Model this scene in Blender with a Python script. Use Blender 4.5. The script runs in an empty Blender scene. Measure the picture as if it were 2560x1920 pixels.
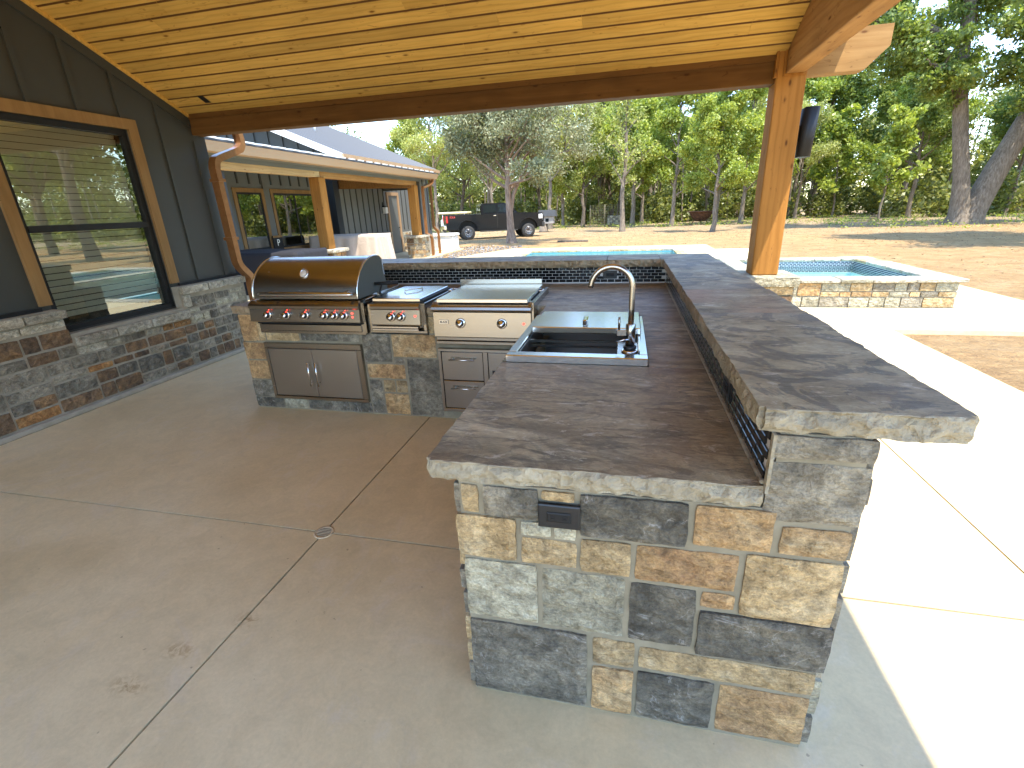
import bpy, math, random
from mathutils import Vector, Matrix, noise as mn
import numpy as np

# ------------------------------------------------------------------ camera, world, sun, exposure
S = bpy.context.scene
COL = S.collection
cam_d = bpy.data.cameras.new('camera')
cam = bpy.data.objects.new('camera', cam_d); COL.objects.link(cam); S.camera = cam
cam_d.sensor_width = 36.0; cam_d.lens = 16.63
cam_d.shift_x = -0.00105; cam_d.shift_y = -0.00676
cam_d.clip_start = 0.05; cam_d.clip_end = 2000
_R = Vector((0.97477, 0.21986, -0.03851)); _U = Vector((-0.03881, 0.33686, 0.94076)); _F = Vector((-0.21980, 0.91553, -0.33689))
M3 = Matrix((_R, _U, -_F)).transposed().to_4x4()
M3.translation = Vector((0, 0, 1.601)); cam.matrix_world = M3

SUN = Vector((0.268, -0.34, 1.0)).normalized()
world = bpy.data.worlds.new('World'); S.world = world; world.use_nodes = True
wt = world.node_tree
sky = wt.nodes.new('ShaderNodeTexSky'); sky.sky_type = 'NISHITA'; sky.sun_disc = False
sky.sun_elevation = math.asin(SUN.z); sky.sun_rotation = math.atan2(SUN.x, SUN.y)
sky.air_density = 1.0; sky.dust_density = 0.1; sky.ozone_density = 2.2
wt.links.new(sky.outputs[0], wt.nodes['Background'].inputs[0]); wt.nodes['Background'].inputs[1].default_value = 0.15
sun_d = bpy.data.lights.new('sun', 'SUN'); sun_d.energy = 2.0; sun_d.angle = math.radians(0.53); sun_d.color = (1.0, 0.93, 0.82)
sun = bpy.data.objects.new('sun', sun_d); COL.objects.link(sun)
sun.rotation_euler = SUN.to_track_quat('Z', 'Y').to_euler(); sun.location = (10, -12, 30)
S.view_settings.view_transform = 'Standard'; S.view_settings.look = 'None'
S.view_settings.exposure = 2.5; S.view_settings.gamma = 1.0; S.view_settings.use_curve_mapping = False
S.cycles.max_bounces = 8; S.cycles.diffuse_bounces = 5; S.cycles.glossy_bounces = 4
S.cycles.transparent_max_bounces = 16; S.cycles.caustics_reflective = False; S.cycles.caustics_refractive = False

rnd = random.Random(7)

# ------------------------------------------------------------------ materials
class NT:
    def __init__(s, name):
        s.m = bpy.data.materials.new(name); s.m.use_nodes = True; s.t = s.m.node_tree
        s.b = s.t.nodes['Principled BSDF']; s.out = s.t.nodes['Material Output']
    def put(s, sock, v):
        if isinstance(v, bpy.types.NodeSocket): s.t.links.new(v, sock)
        else:
            if isinstance(v, (tuple, list)) and len(v) == 3 and len(sock.default_value) == 4: v = (*v, 1)
            sock.default_value = v
    def n(s, typ, props=None, **ins):
        nd = s.t.nodes.new(typ)
        for k, v in (props or {}).items(): setattr(nd, k, v)
        for k, v in ins.items(): s.put(nd.inputs[k.replace('_', ' ')], v)
        return nd
    def coord(s, kind='Object'): return s.n('ShaderNodeTexCoord').outputs[kind]
    def rand(s): return s.n('ShaderNodeObjectInfo').outputs['Random']
    def math(s, op, a, b=0.0):
        nd = s.n('ShaderNodeMath', {'operation': op}); s.put(nd.inputs[0], a); s.put(nd.inputs[1], b); return nd.outputs[0]
    def shift(s, vec, amount=40.0):
        r = s.rand(); m = s.n('ShaderNodeCombineXYZ', X=s.math('MULTIPLY', r, amount), Y=s.math('MULTIPLY', r, amount * 1.7), Z=s.math('MULTIPLY', r, amount * 0.6))
        a = s.n('ShaderNodeVectorMath', {'operation': 'ADD'}); s.put(a.inputs[0], vec); s.put(a.inputs[1], m.outputs[0]); return a.outputs[0]
    def map(s, vec, scale=(1, 1, 1), rot=(0, 0, 0), loc=(0, 0, 0)):
        return s.n('ShaderNodeMapping', Vector=vec, Scale=scale, Rotation=rot, Location=loc).outputs[0]
    def noise(s, vec, scale, detail=4, rough=0.55, dist=0.0):
        return s.n('ShaderNodeTexNoise', Vector=vec, Scale=scale, Detail=detail, Roughness=rough, Distortion=dist).outputs[0]
    def voro(s, vec, scale, feature='F1', out=0):
        return s.n('ShaderNodeTexVoronoi', {'feature': feature}, Vector=vec, Scale=scale).outputs[out]
    def ramp(s, fac, stops):
        nd = s.n('ShaderNodeValToRGB', Fac=fac); e = nd.color_ramp.elements
        while len(e) < len(stops): e.new(0.5)
        for q, (p, c) in zip(e, stops):
            q.position = p; q.color = (*c, 1) if isinstance(c, tuple) else (c, c, c, 1)
        return nd.outputs[0]
    def mix(s, fac, a, b, blend='MIX'):
        nd = s.n('ShaderNodeMix', {'data_type': 'RGBA', 'blend_type': blend})
        s.put(nd.inputs[0], fac); s.put(nd.inputs[6], a); s.put(nd.inputs[7], b); return nd.outputs[2]
    def bump(s, h, strength=0.4, dist=0.01, normal=None):
        nd = s.n('ShaderNodeBump', Height=h, Strength=strength, Distance=dist)
        if normal is not None: s.put(nd.inputs['Normal'], normal)
        return nd.outputs[0]
    def set(s, **k):
        for a, v in k.items(): s.put(s.b.inputs[a.replace('_', ' ')], v)
        return s.m

def plain(name, col, rough=0.5, metal=0.0, **k):
    t = NT(name); return t.set(Base_Color=col, Roughness=rough, Metallic=metal, **k)

def stone_mat(name, c1, c2, c3, rough=0.8, vein=None):
    t = NT(name); v = t.shift(t.coord())
    n1 = t.noise(v, 5, 6, 0.6, 0.6); n2 = t.noise(v, 22, 6, 0.65, 0.4); n3 = t.noise(t.map(v, (1, 1, 2.6), (0.5, 0.3, 0.2)), 45, 4, 0.6)
    base = t.ramp(n1, [(0.30, c1), (0.52, c2), (0.72, c3)])
    base = t.mix(0.75, base, t.ramp(n2, [(0.30, 0.30), (0.52, 0.95), (0.72, 1.45)]), 'MULTIPLY')
    n5 = t.noise(t.map(v, (1, 1, 1.4), (0.2, 0.4, 0.3)), 80, 5, 0.75, 0.5)
    base = t.mix(0.7, base, t.ramp(n5, [(0.34, 0.5), (0.5, 1.0), (0.66, 1.45)]), 'MULTIPLY')
    hs = t.n('ShaderNodeHueSaturation', Color=base, Value=t.n('ShaderNodeMapRange', Value=t.rand(), To_Min=0.78, To_Max=1.22).outputs[0], Saturation=1.0)
    col = hs.outputs[0]
    if vein:
        w = t.noise(v, 3.2, 5, 0.6, 1.2)
        line = t.math('MULTIPLY', t.ramp(t.math('ABSOLUTE', t.math('SUBTRACT', w, 0.5)), [(0.0, 1.0), (0.004, 0.6), (0.009, 0.0)]), t.ramp(n2, [(0.42, 0.0), (0.6, 1.0)]))
        col = t.mix(t.math('MULTIPLY', line, 0.6), col, vein)
    # chipped, flaky relief
    flake = t.voro(t.map(v, (1, 1, 1.7), (0.3, 0.5, 0.1)), 16)
    h = t.math('ADD', t.math('MULTIPLY', n1, 1.2), t.math('ADD', t.math('MULTIPLY', n2, 0.7), t.math('ADD', t.math('MULTIPLY', n3, 0.28), t.math('MULTIPLY', flake, 0.5))))
    return t.set(Base_Color=col, Roughness=rough, Normal=t.bump(h, 1.0, 0.035))

MAT = {}
MAT['tan'] = stone_mat('stone_tan', (0.30, 0.20, 0.09), (0.48, 0.34, 0.17), (0.58, 0.46, 0.28))
MAT['orange'] = stone_mat('stone_orange', (0.32, 0.18, 0.08), (0.46, 0.29, 0.13), (0.54, 0.40, 0.22))
MAT['dark'] = stone_mat('stone_slate', (0.075, 0.066, 0.048), (0.175, 0.153, 0.112), (0.31, 0.265, 0.185), vein=(0.45, 0.42, 0.38))
MAT['grey'] = stone_mat('stone_grey', (0.14, 0.118, 0.085), (0.27, 0.235, 0.17), (0.40, 0.345, 0.245))
MAT['lgrey'] = stone_mat('stone_pale_grey', (0.29, 0.26, 0.18), (0.42, 0.38, 0.265), (0.50, 0.45, 0.31))
MAT['brown'] = stone_mat('stone_brown', (0.08, 0.05, 0.03), (0.20, 0.12, 0.06), (0.36, 0.20, 0.08))
MAT['rust'] = stone_mat('stone_rust', (0.14, 0.06, 0.02), (0.34, 0.16, 0.05), (0.48, 0.28, 0.11))
MAT['cream'] = stone_mat('stone_cream', (0.34, 0.29, 0.20), (0.45, 0.40, 0.30), (0.52, 0.47, 0.37))

t = NT('mortar'); v = t.coord(); n1 = t.noise(v, 9, 5, 0.6); n2 = t.noise(v, 90, 3, 0.6)
MAT['mortar'] = t.set(Base_Color=t.ramp(n1, [(0.3, (0.19, 0.16, 0.105)), (0.7, (0.29, 0.25, 0.17))]), Roughness=0.9, Normal=t.bump(t.math('ADD', n1, t.math('MULTIPLY', n2, 0.5)), 0.5, 0.006))
t = NT('mortar_pale'); v = t.coord(); n1 = t.noise(v, 9, 5, 0.6)
MAT['mortar_pale'] = t.set(Base_Color=t.ramp(n1, [(0.3, (0.27, 0.235, 0.17)), (0.7, (0.37, 0.325, 0.25))]), Roughness=0.9, Normal=t.bump(n1, 0.5, 0.006))

def slab_mat(name, tint, cloud, warm):
    t = NT(name); v = t.coord(); vr = t.shift(v, 13)
    st = t.map(vr, (1.0, 2.1 - 0.8 * cloud, 1.0), (0, 0, 0.75))
    a = t.noise(st, 2.4, 8, 0.64, 1.3); b = t.noise(t.map(vr, (1.2, 4.5, 1), (0, 0, 0.62)), 4.0, 7, 0.66, 1.2); c = t.noise(vr, 1.5, 5, 0.55, 0.6); e = t.noise(vr, 4.2, 7, 0.66, 1.6)
    col = t.ramp(a, [(0.30, (0.13, 0.102, 0.058)), (0.43, (0.25, 0.20, 0.118)), (0.57, (0.35, 0.285, 0.172)), (0.75, (0.46, 0.38, 0.24))])
    col = t.mix(t.math('MULTIPLY', t.ramp(b, [(0.52, 0.0), (0.57, 0.6), (0.66, 0.8)]), 1.0 - cloud), col, (0.085, 0.066, 0.046))
    col = t.mix(t.math('MULTIPLY', t.ramp(e, [(0.515, 0.0), (0.54, 0.75), (0.62, 0.9)]), 0.35 + 0.5 * cloud), col, (0.085, 0.075, 0.060))
    col = t.mix(t.ramp(c, [(0.46, 0.0), (0.68, warm)]), col, tint)
    fl = t.noise(t.map(vr, (1, 3, 1), (0, 0, 0.65)), 6, 6, 0.72, 1.2)
    col = t.mix(t.ramp(fl, [(0.60, 0.0), (0.62, 0.5), (0.68, 0.6)]), col, (0.50, 0.44, 0.34))
    gr = t.noise(t.map(vr, (1, 2.2, 1), (0, 0, 0.6)), 34, 6, 0.75, 0.8)
    col = t.mix(0.6, col, t.ramp(gr, [(0.34, 0.55), (0.5, 1.0), (0.66, 1.4)]), 'MULTIPLY')
    h = t.math('ADD', a, t.math('ADD', t.math('MULTIPLY', t.ramp(e, [(0.51, 0.0), (0.54, 1.0)]), 0.35), t.math('MULTIPLY', gr, 0.5)))
    return t.set(Base_Color=col, Roughness=t.ramp(a, [(0.3, 0.55), (0.7, 0.42)]), Normal=t.bump(h, 0.35, 0.012), Specular_IOR_Level=0.3)
MAT['slab'] = slab_mat('flagstone_brown', (0.22, 0.135, 0.06), 0.1, 0.6)
MAT['slab_bar'] = slab_mat('flagstone_mauve', (0.20, 0.175, 0.15), 0.9, 0.5)
MAT['slab_red'] = slab_mat('flagstone_red', (0.30, 0.165, 0.095), 0.2, 0.9)
def edge_mat(name, c1, c2):
    t = NT(name); v = t.shift(t.coord(), 9); n1 = t.noise(v, 7, 6, 0.6); n2 = t.noise(v, 38, 5, 0.65); fl = t.voro(v, 26)
    col = t.mix(0.5, t.ramp(n1, [(0.3, c1), (0.7, c2)]), t.ramp(n2, [(0.3, 0.55), (0.7, 1.15)]), 'MULTIPLY')
    h = t.math('ADD', n1, t.math('ADD', t.math('MULTIPLY', n2, 0.8), t.math('MULTIPLY', fl, 0.7)))
    return t.set(Base_Color=col, Roughness=0.88, Normal=t.bump(h, 1.0, 0.02))
MAT['edge'] = edge_mat('chiselled_edge', (0.29, 0.245, 0.165), (0.45, 0.39, 0.275))
MAT['edge_tan'] = edge_mat('chiselled_edge_tan', (0.26, 0.19, 0.11), (0.42, 0.32, 0.20))

t = NT('concrete'); v = t.coord()
n1 = t.noise(v, 0.9, 6, 0.6, 0.5); n2 = t.noise(v, 9, 7, 0.7, 0.9); n3 = t.noise(v, 90, 3, 0.6); n4 = t.noise(t.map(v, (1, 1, 1), (0, 0, 0.7)), 2.3, 5, 0.7, 1.5)
col = t.ramp(n1, [(0.30, (0.57, 0.44, 0.24)), (0.5, (0.65, 0.515, 0.295)), (0.7, (0.70, 0.575, 0.35))])
col = t.mix(0.5, col, t.ramp(n2, [(0.30, 0.76), (0.62, 1.05)]), 'MULTIPLY')
col = t.mix(t.ramp(n4, [(0.56, 0.0), (0.70, 0.35)]), col, (0.64, 0.55, 0.42))
col = t.mix(0.22, col, t.ramp(t.noise(v, 60, 4, 0.75), [(0.35, 0.7), (0.65, 1.15)]), 'MULTIPLY')
sp = t.noise(v, 34, 2, 0.5)
col = t.mix(t.ramp(sp, [(0.745, 0.0), (0.77, 0.55)]), col, (0.20, 0.13, 0.08))
# dried mud scuffs: three small patches left on the slab
def blot(cx, cy, rx, ry):
    d = t.n('ShaderNodeVectorMath', {'operation': 'LENGTH'}); t.put(d.inputs[0], t.map(v, (1 / rx, 1 / ry, 0), (0, 0, 0), (-cx / rx, -cy / ry, 0))); return t.ramp(d.outputs[1], [(0.0, 1.0), (1.0, 0.0)])
from_px = [(-1.66, 1.06, 0.09, 0.05), (-1.72, 0.90, 0.10, 0.05), (-1.50, 1.24, 0.08, 0.05)]
for bx in from_px:
    m_ = t.math('MULTIPLY', blot(*bx), t.ramp(t.noise(t.map(v, (1, 1, 1)), 26, 4, 0.7, 1.0), [(0.46, 0.0), (0.60, 0.85)]))
    col = t.mix(m_, col, (0.30, 0.17, 0.06))
MAT['concrete'] = t.set(Base_Color=col, Roughness=t.ramp(n2, [(0.3, 0.46), (0.7, 0.60)]), Normal=t.bump(t.math('ADD', n2, t.math('MULTIPLY', n3, 0.25)), 0.10, 0.01))
MAT['joint'] = plain('joint_filler', (0.05, 0.032, 0.02), 0.95)

t = NT('dirt'); v = t.coord()
n1 = t.noise(v, 0.12, 6, 0.6, 0.4); n2 = t.noise(v, 1.6, 8, 0.68, 0.6); n3 = t.noise(t.map(v, (1, 1.6, 1), (0, 0, 0.25)), 4.5, 8, 0.74, 1.4); n4 = t.noise(v, 14, 5, 0.7)
sepx = t.n('ShaderNodeSeparateXYZ', Vector=v)
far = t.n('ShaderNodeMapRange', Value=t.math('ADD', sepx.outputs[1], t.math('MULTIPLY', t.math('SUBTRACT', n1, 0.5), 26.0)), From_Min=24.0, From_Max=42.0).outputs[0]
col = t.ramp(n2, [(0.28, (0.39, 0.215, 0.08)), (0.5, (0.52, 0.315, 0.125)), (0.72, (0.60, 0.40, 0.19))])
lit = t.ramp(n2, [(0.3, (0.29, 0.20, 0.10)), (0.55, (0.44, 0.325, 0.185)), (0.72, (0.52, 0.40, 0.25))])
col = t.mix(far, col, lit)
col = t.mix(t.ramp(n3, [(0.55, 0.0), (0.63, 0.5)]), col, (0.21, 0.11, 0.045))  # dark soil flecks, also painting in the streaky shadows of the relief
col = t.mix(t.ramp(n4, [(0.60, 0.0), (0.68, 0.45)]), col, (0.24, 0.135, 0.06))
h = t.math('ADD', t.math('MULTIPLY', n2, 0.6), t.math('ADD', n3, t.math('MULTIPLY', n4, 0.5)))
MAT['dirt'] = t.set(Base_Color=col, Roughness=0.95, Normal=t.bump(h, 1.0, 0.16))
t = NT('gravel'); v = t.coord(); vo = t.n('ShaderNodeTexVoronoi', Vector=v, Scale=22)
MAT['gravel'] = t.set(Base_Color=t.mix(0.5, t.ramp(vo.outputs[1], [(0.0, (0.2, 0.2, 0.2)), (1.0, (0.5, 0.49, 0.46))]), t.ramp(vo.outputs[0], [(0.0, 1.2), (0.6, 0.3)]), 'MULTIPLY'), Roughness=0.9, Normal=t.bump(t.math('SUBTRACT', 1.0, vo.outputs[0]), 1.0, 0.03))

def steel(name, col=(0.50, 0.48, 0.45), rough=0.30, axis=0):
    t = NT(name); sc = [2, 2, 2]; sc = [140, 140, 140]; sc[axis] = 1.2
    v = t.map(t.coord(), tuple(sc)); n1 = t.noise(v, 1.0, 3, 0.6); n2 = t.noise(t.coord(), 6, 4, 0.6)
    r = t.math('ADD', rough - 0.10, t.math('ADD', t.math('MULTIPLY', n1, 0.10), t.math('MULTIPLY', n2, 0.10)))
    return t.set(Base_Color=t.mix(t.math('MULTIPLY', n2, 0.3), col, (0.40, 0.37, 0.33)), Metallic=1.0, Roughness=r, Normal=t.bump(n1, 0.06, 0.001))
MAT['steel'] = steel('stainless_brushed', (0.37, 0.34, 0.295), 0.24)
MAT['steel_v'] = steel('stainless_door', (0.36, 0.33, 0.29), 0.36, 0)
MAT['steel_hi'] = steel('stainless_polished', (0.70, 0.68, 0.65), 0.2, 0)
MAT['steel_side'] = plain('lid_end_panel', (0.10, 0.105, 0.095), 0.5, 0.1)
MAT['chrome'] = plain('chrome', (0.72, 0.70, 0.67), 0.12, 1.0)
MAT['brushed_nickel'] = plain('brushed_nickel', (0.46, 0.43, 0.38), 0.24, 1.0)
MAT['black_plastic'] = plain('black_plastic', (0.012, 0.012, 0.013), 0.38)
MAT['black_metal'] = plain('black_powder_coat', (0.012, 0.012, 0.0125), 0.55, 0.0, Specular_IOR_Level=0.3)
t = NT('red_led'); MAT['led'] = t.set(Base_Color=(0.4, 0.01, 0.01), Emission_Color=(1.0, 0.06, 0.04), Emission_Strength=0.9)
MAT['tile'] = plain('black_glass_tile', (0.006, 0.006, 0.007), 0.10)
MAT['grout'] = plain('grout', (0.66, 0.62, 0.57), 0.85)
MAT['spa_tile'] = plain('spa_tile', (0.05, 0.07, 0.10), 0.15)
MAT['plaster'] = plain('pool_plaster', (0.55, 0.85, 0.88), 0.7)
MAT['waterline'] = plain('waterline_tile', (0.10, 0.28, 0.32), 0.3)

def wood(name, c1, c2, knot, axis=0, scale=1.0, rough=0.75, knots=True):
    t = NT(name); v = t.shift(t.coord(), 23)
    sc = [9, 9, 9]; sc[axis] = 0.5
    g = t.noise(t.map(v, tuple(q * scale for q in sc)), 3.0, 6, 0.6, 0.7)
    wv = t.n('ShaderNodeTexWave', {'wave_type': 'BANDS', 'bands_direction': 'XYZ'[(axis + 1) % 3]}, Vector=t.map(v, tuple((0.35 if i == axis else 1.0) * scale for i in range(3))), Scale=7.0, Distortion=7.0, Detail=3.0, Detail_Scale=0.8).outputs[0]
    n = t.noise(v, 1.6, 3, 0.5)
    col = t.mix(t.ramp(g, [(0.3, 0.0), (0.7, 1.0)]), c1, c2)
    col = t.mix(t.ramp(wv, [(0.6, 0.0), (1.0, 0.28)]), col, tuple(x * 0.66 for x in c1))
    col = t.mix(0.45, col, t.ramp(n, [(0.3, 0.74), (0.7, 1.15)]), 'MULTIPLY')
    hs = t.n('ShaderNodeHueSaturation', Color=col, Value=t.n('ShaderNodeMapRange', Value=t.rand(), To_Min=0.84, To_Max=1.1).outputs[0]); col = hs.outputs[0]
    if knots:
        ks = [8.5, 8.5, 8.5]; ks[axis] = 3.4
        k = t.voro(t.map(v, tuple(ks)), 1.0)
        kr = t.ramp(k, [(0.0, 1.0), (0.06, 0.8), (0.09, 0.25), (0.15, 0.0)])
        col = t.mix(kr, col, knot)
        fs = [14, 14, 14]; fs[axis] = 4
        fk = t.noise(t.map(v, tuple(fs), (0.0, 0.0, 0.35)), 1.6, 4, 0.7, 1.4)
        col = t.mix(t.ramp(fk, [(0.62, 0.0), (0.68, 0.5)]), col, knot)
    return t.set(Base_Color=col, Roughness=rough, Specular_IOR_Level=0.1, Normal=t.bump(t.math('ADD', g, t.math('MULTIPLY', wv, 0.3)), 0.25, 0.005))
MAT['pine'] = wood('ceiling_pine', (0.62, 0.365, 0.085), (0.72, 0.46, 0.13), (0.17, 0.065, 0.015), 0)
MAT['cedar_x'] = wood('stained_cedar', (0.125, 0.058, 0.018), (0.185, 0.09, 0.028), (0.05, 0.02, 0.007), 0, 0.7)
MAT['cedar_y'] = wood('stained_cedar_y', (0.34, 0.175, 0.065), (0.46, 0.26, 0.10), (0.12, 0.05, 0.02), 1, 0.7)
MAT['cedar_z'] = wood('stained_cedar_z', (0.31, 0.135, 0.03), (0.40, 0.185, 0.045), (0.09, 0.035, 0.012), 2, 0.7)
MAT['pine_edge'] = plain('groove_shade_stain', (0.13, 0.055, 0.014), 0.8)  # board edges painted dark: shade of the grooves together with pooled stain
MAT['cedar_tail'] = wood('sawn_cedar', (0.30, 0.165, 0.06), (0.40, 0.24, 0.095), (0.12, 0.05, 0.02), 0, 0.9)
MAT['cedar_pale'] = wood('weathered_cedar', (0.45, 0.31, 0.16), (0.56, 0.40, 0.22), (0.24, 0.13, 0.06), 1, 0.7)
MAT['trim'] = wood('window_trim_wood', (0.25, 0.145, 0.06), (0.30, 0.18, 0.075), (0.2, 0.1, 0.05), 2, 1.0, 0.6, False)
def siding_mat(name, c):
    t = NT(name); v = t.coord(); n = t.noise(v, 3, 5, 0.6); g = t.noise(t.map(v, (40, 40, 1.5)), 2, 4, 0.6)
    return t.set(Base_Color=t.mix(t.math('MULTIPLY', n, 0.6), c, tuple(x * 0.75 for x in c)), Roughness=0.62, Normal=t.bump(g, 0.12, 0.002))
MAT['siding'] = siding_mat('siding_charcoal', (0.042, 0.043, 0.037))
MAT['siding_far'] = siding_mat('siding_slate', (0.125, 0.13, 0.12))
MAT['cream_plastic'] = plain('cream_plastic', (0.55, 0.44, 0.28), 0.5)
MAT['blind_box'] = plain('weathered_white', (0.30, 0.28, 0.25), 0.7)
MAT['dark_void'] = plain('dark_interior', (0.012, 0.011, 0.010), 0.9)
MAT['blind'] = plain('blind_slat', (0.80, 0.79, 0.70), 0.55)
t = NT('copper_brown'); v = t.coord(); n = t.noise(v, 12, 4, 0.6)
MAT['copper'] = t.set(Base_Color=t.ramp(n, [(0.3, (0.27, 0.115, 0.04)), (0.7, (0.36, 0.17, 0.065))]), Metallic=0.45, Roughness=0.30)
MAT['gutter'] = plain('gutter_tan', (0.36, 0.225, 0.125), 0.4)
MAT['roof_metal'] = plain('roof_metal', (0.075, 0.08, 0.085), 0.55)
MAT['white_metal'] = plain('white_metal', (0.75, 0.74, 0.70), 0.4)
def glass_mat(name, refl, tint):
    t = NT(name); t.t.nodes.remove(t.b)
    g = t.n('ShaderNodeBsdfGlossy', Color=(0.95, 1.0, 0.93), Roughness=0.0); tr = t.n('ShaderNodeBsdfTransparent', Color=tint)
    fr = t.n('ShaderNodeFresnel', IOR=1.5)
    mx = t.n('ShaderNodeMixShader'); t.put(mx.inputs[0], t.math('ADD', refl, fr.outputs[0])); t.put(mx.inputs[1], tr.outputs[0]); t.put(mx.inputs[2], g.outputs[0])
    t.put(t.out.inputs[0], mx.outputs[0]); return t.m
MAT['glass'] = glass_mat('coated_window_glass', 0.20, (0.93, 0.97, 0.90))
MAT['glass_dark'] = glass_mat('porch_window_glass', 0.30, (0.35, 0.40, 0.36))
t = NT('pool_water'); t.t.nodes.remove(t.b)
g = t.n('ShaderNodeBsdfGlossy', Color=(1, 1, 1), Roughness=0.02); tr = t.n('ShaderNodeBsdfTransparent', Color=(0.84, 0.97, 0.98))
bmp = t.bump(t.noise(t.coord(), 5, 4, 0.55, 0.4), 0.25, 0.03); t.put(g.inputs['Normal'], bmp)
fr = t.n('ShaderNodeFresnel', IOR=1.33); t.put(fr.inputs['Normal'], bmp)
mx = t.n('ShaderNodeMixShader'); t.put(mx.inputs[0], t.math('MULTIPLY', fr.outputs[0], 0.75)); t.put(mx.inputs[1], tr.outputs[0]); t.put(mx.inputs[2], g.outputs[0]); t.put(t.out.inputs[0], mx.outputs[0])
MAT['water'] = t.m

def leaf_mat(name, c1, c2, c3, trans=0.5):
    t = NT(name); t.t.nodes.remove(t.b)
    ge = t.n('ShaderNodeNewGeometry'); ob = t.coord(); n = t.noise(ob, 0.55, 3, 0.6)
    r = t.math('ADD', t.math('MULTIPLY', ge.outputs['Random Per Island'], 0.55), t.math('ADD', t.math('MULTIPLY', n, 0.65), t.math('MULTIPLY', t.rand(), 0.16)))
    col = t.ramp(r, [(0.25, c1), (0.6, c2), (0.95, c3)])
    d = t.n('ShaderNodeBsdfDiffuse', Color=col); tl = t.n('ShaderNodeBsdfTranslucent', Color=t.mix(1.0, col, (1.15, 1.1, 0.6), 'MULTIPLY')); gl = t.n('ShaderNodeBsdfGlossy', Color=(0.6, 0.62, 0.55), Roughness=0.45)
    m1 = t.n('ShaderNodeMixShader', Fac=trans); t.put(m1.inputs[1], d.outputs[0]); t.put(m1.inputs[2], tl.outputs[0])
    m2 = t.n('ShaderNodeMixShader', Fac=0.06); t.put(m2.inputs[1], m1.outputs[0]); t.put(m2.inputs[2], gl.outputs[0])
    t.put(t.out.inputs[0], m2.outputs[0]); return t.m
MAT['leaf_spring'] = leaf_mat('leaf_spring_green', (0.121, 0.194, 0.032), (0.275, 0.356, 0.056), (0.481, 0.535, 0.114))
MAT['leaf_yellow'] = leaf_mat('leaf_budding', (0.19, 0.24, 0.06), (0.35, 0.40, 0.11), (0.52, 0.53, 0.20))
MAT['leaf_oak'] = leaf_mat('leaf_oak', (0.086, 0.138, 0.032), (0.190, 0.268, 0.056), (0.361, 0.421, 0.106))
MAT['leaf_cedar'] = leaf_mat('leaf_cedar', (0.09, 0.10, 0.05), (0.20, 0.215, 0.115), (0.34, 0.345, 0.20), 0.25)
MAT['leaf_forest'] = leaf_mat('leaf_forest', (0.060, 0.089, 0.026), (0.190, 0.227, 0.056), (0.446, 0.438, 0.138))
def bark_mat(name, c1, c2):
    t = NT(name); v = t.coord(); n1 = t.noise(t.map(v, (7, 7, 1.3)), 2.2, 6, 0.65, 0.5); n2 = t.noise(v, 1.1, 4, 0.6)
    col = t.mix(0.5, t.ramp(n1, [(0.32, c1), (0.68, c2)]), t.ramp(n2, [(0.3, 0.7), (0.7, 1.2)]), 'MULTIPLY')
    return t.set(Base_Color=col, Roughness=0.9, Normal=t.bump(n1, 0.9, 0.06))
MAT['bark'] = bark_mat('bark_grey', (0.10, 0.075, 0.05), (0.30, 0.25, 0.19))
MAT['bark_dark'] = bark_mat('bark_dark', (0.06, 0.045, 0.03), (0.19, 0.15, 0.11))
MAT['bark_red'] = bark_mat('bark_cedar', (0.16, 0.10, 0.065), (0.38, 0.29, 0.22))

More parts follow.
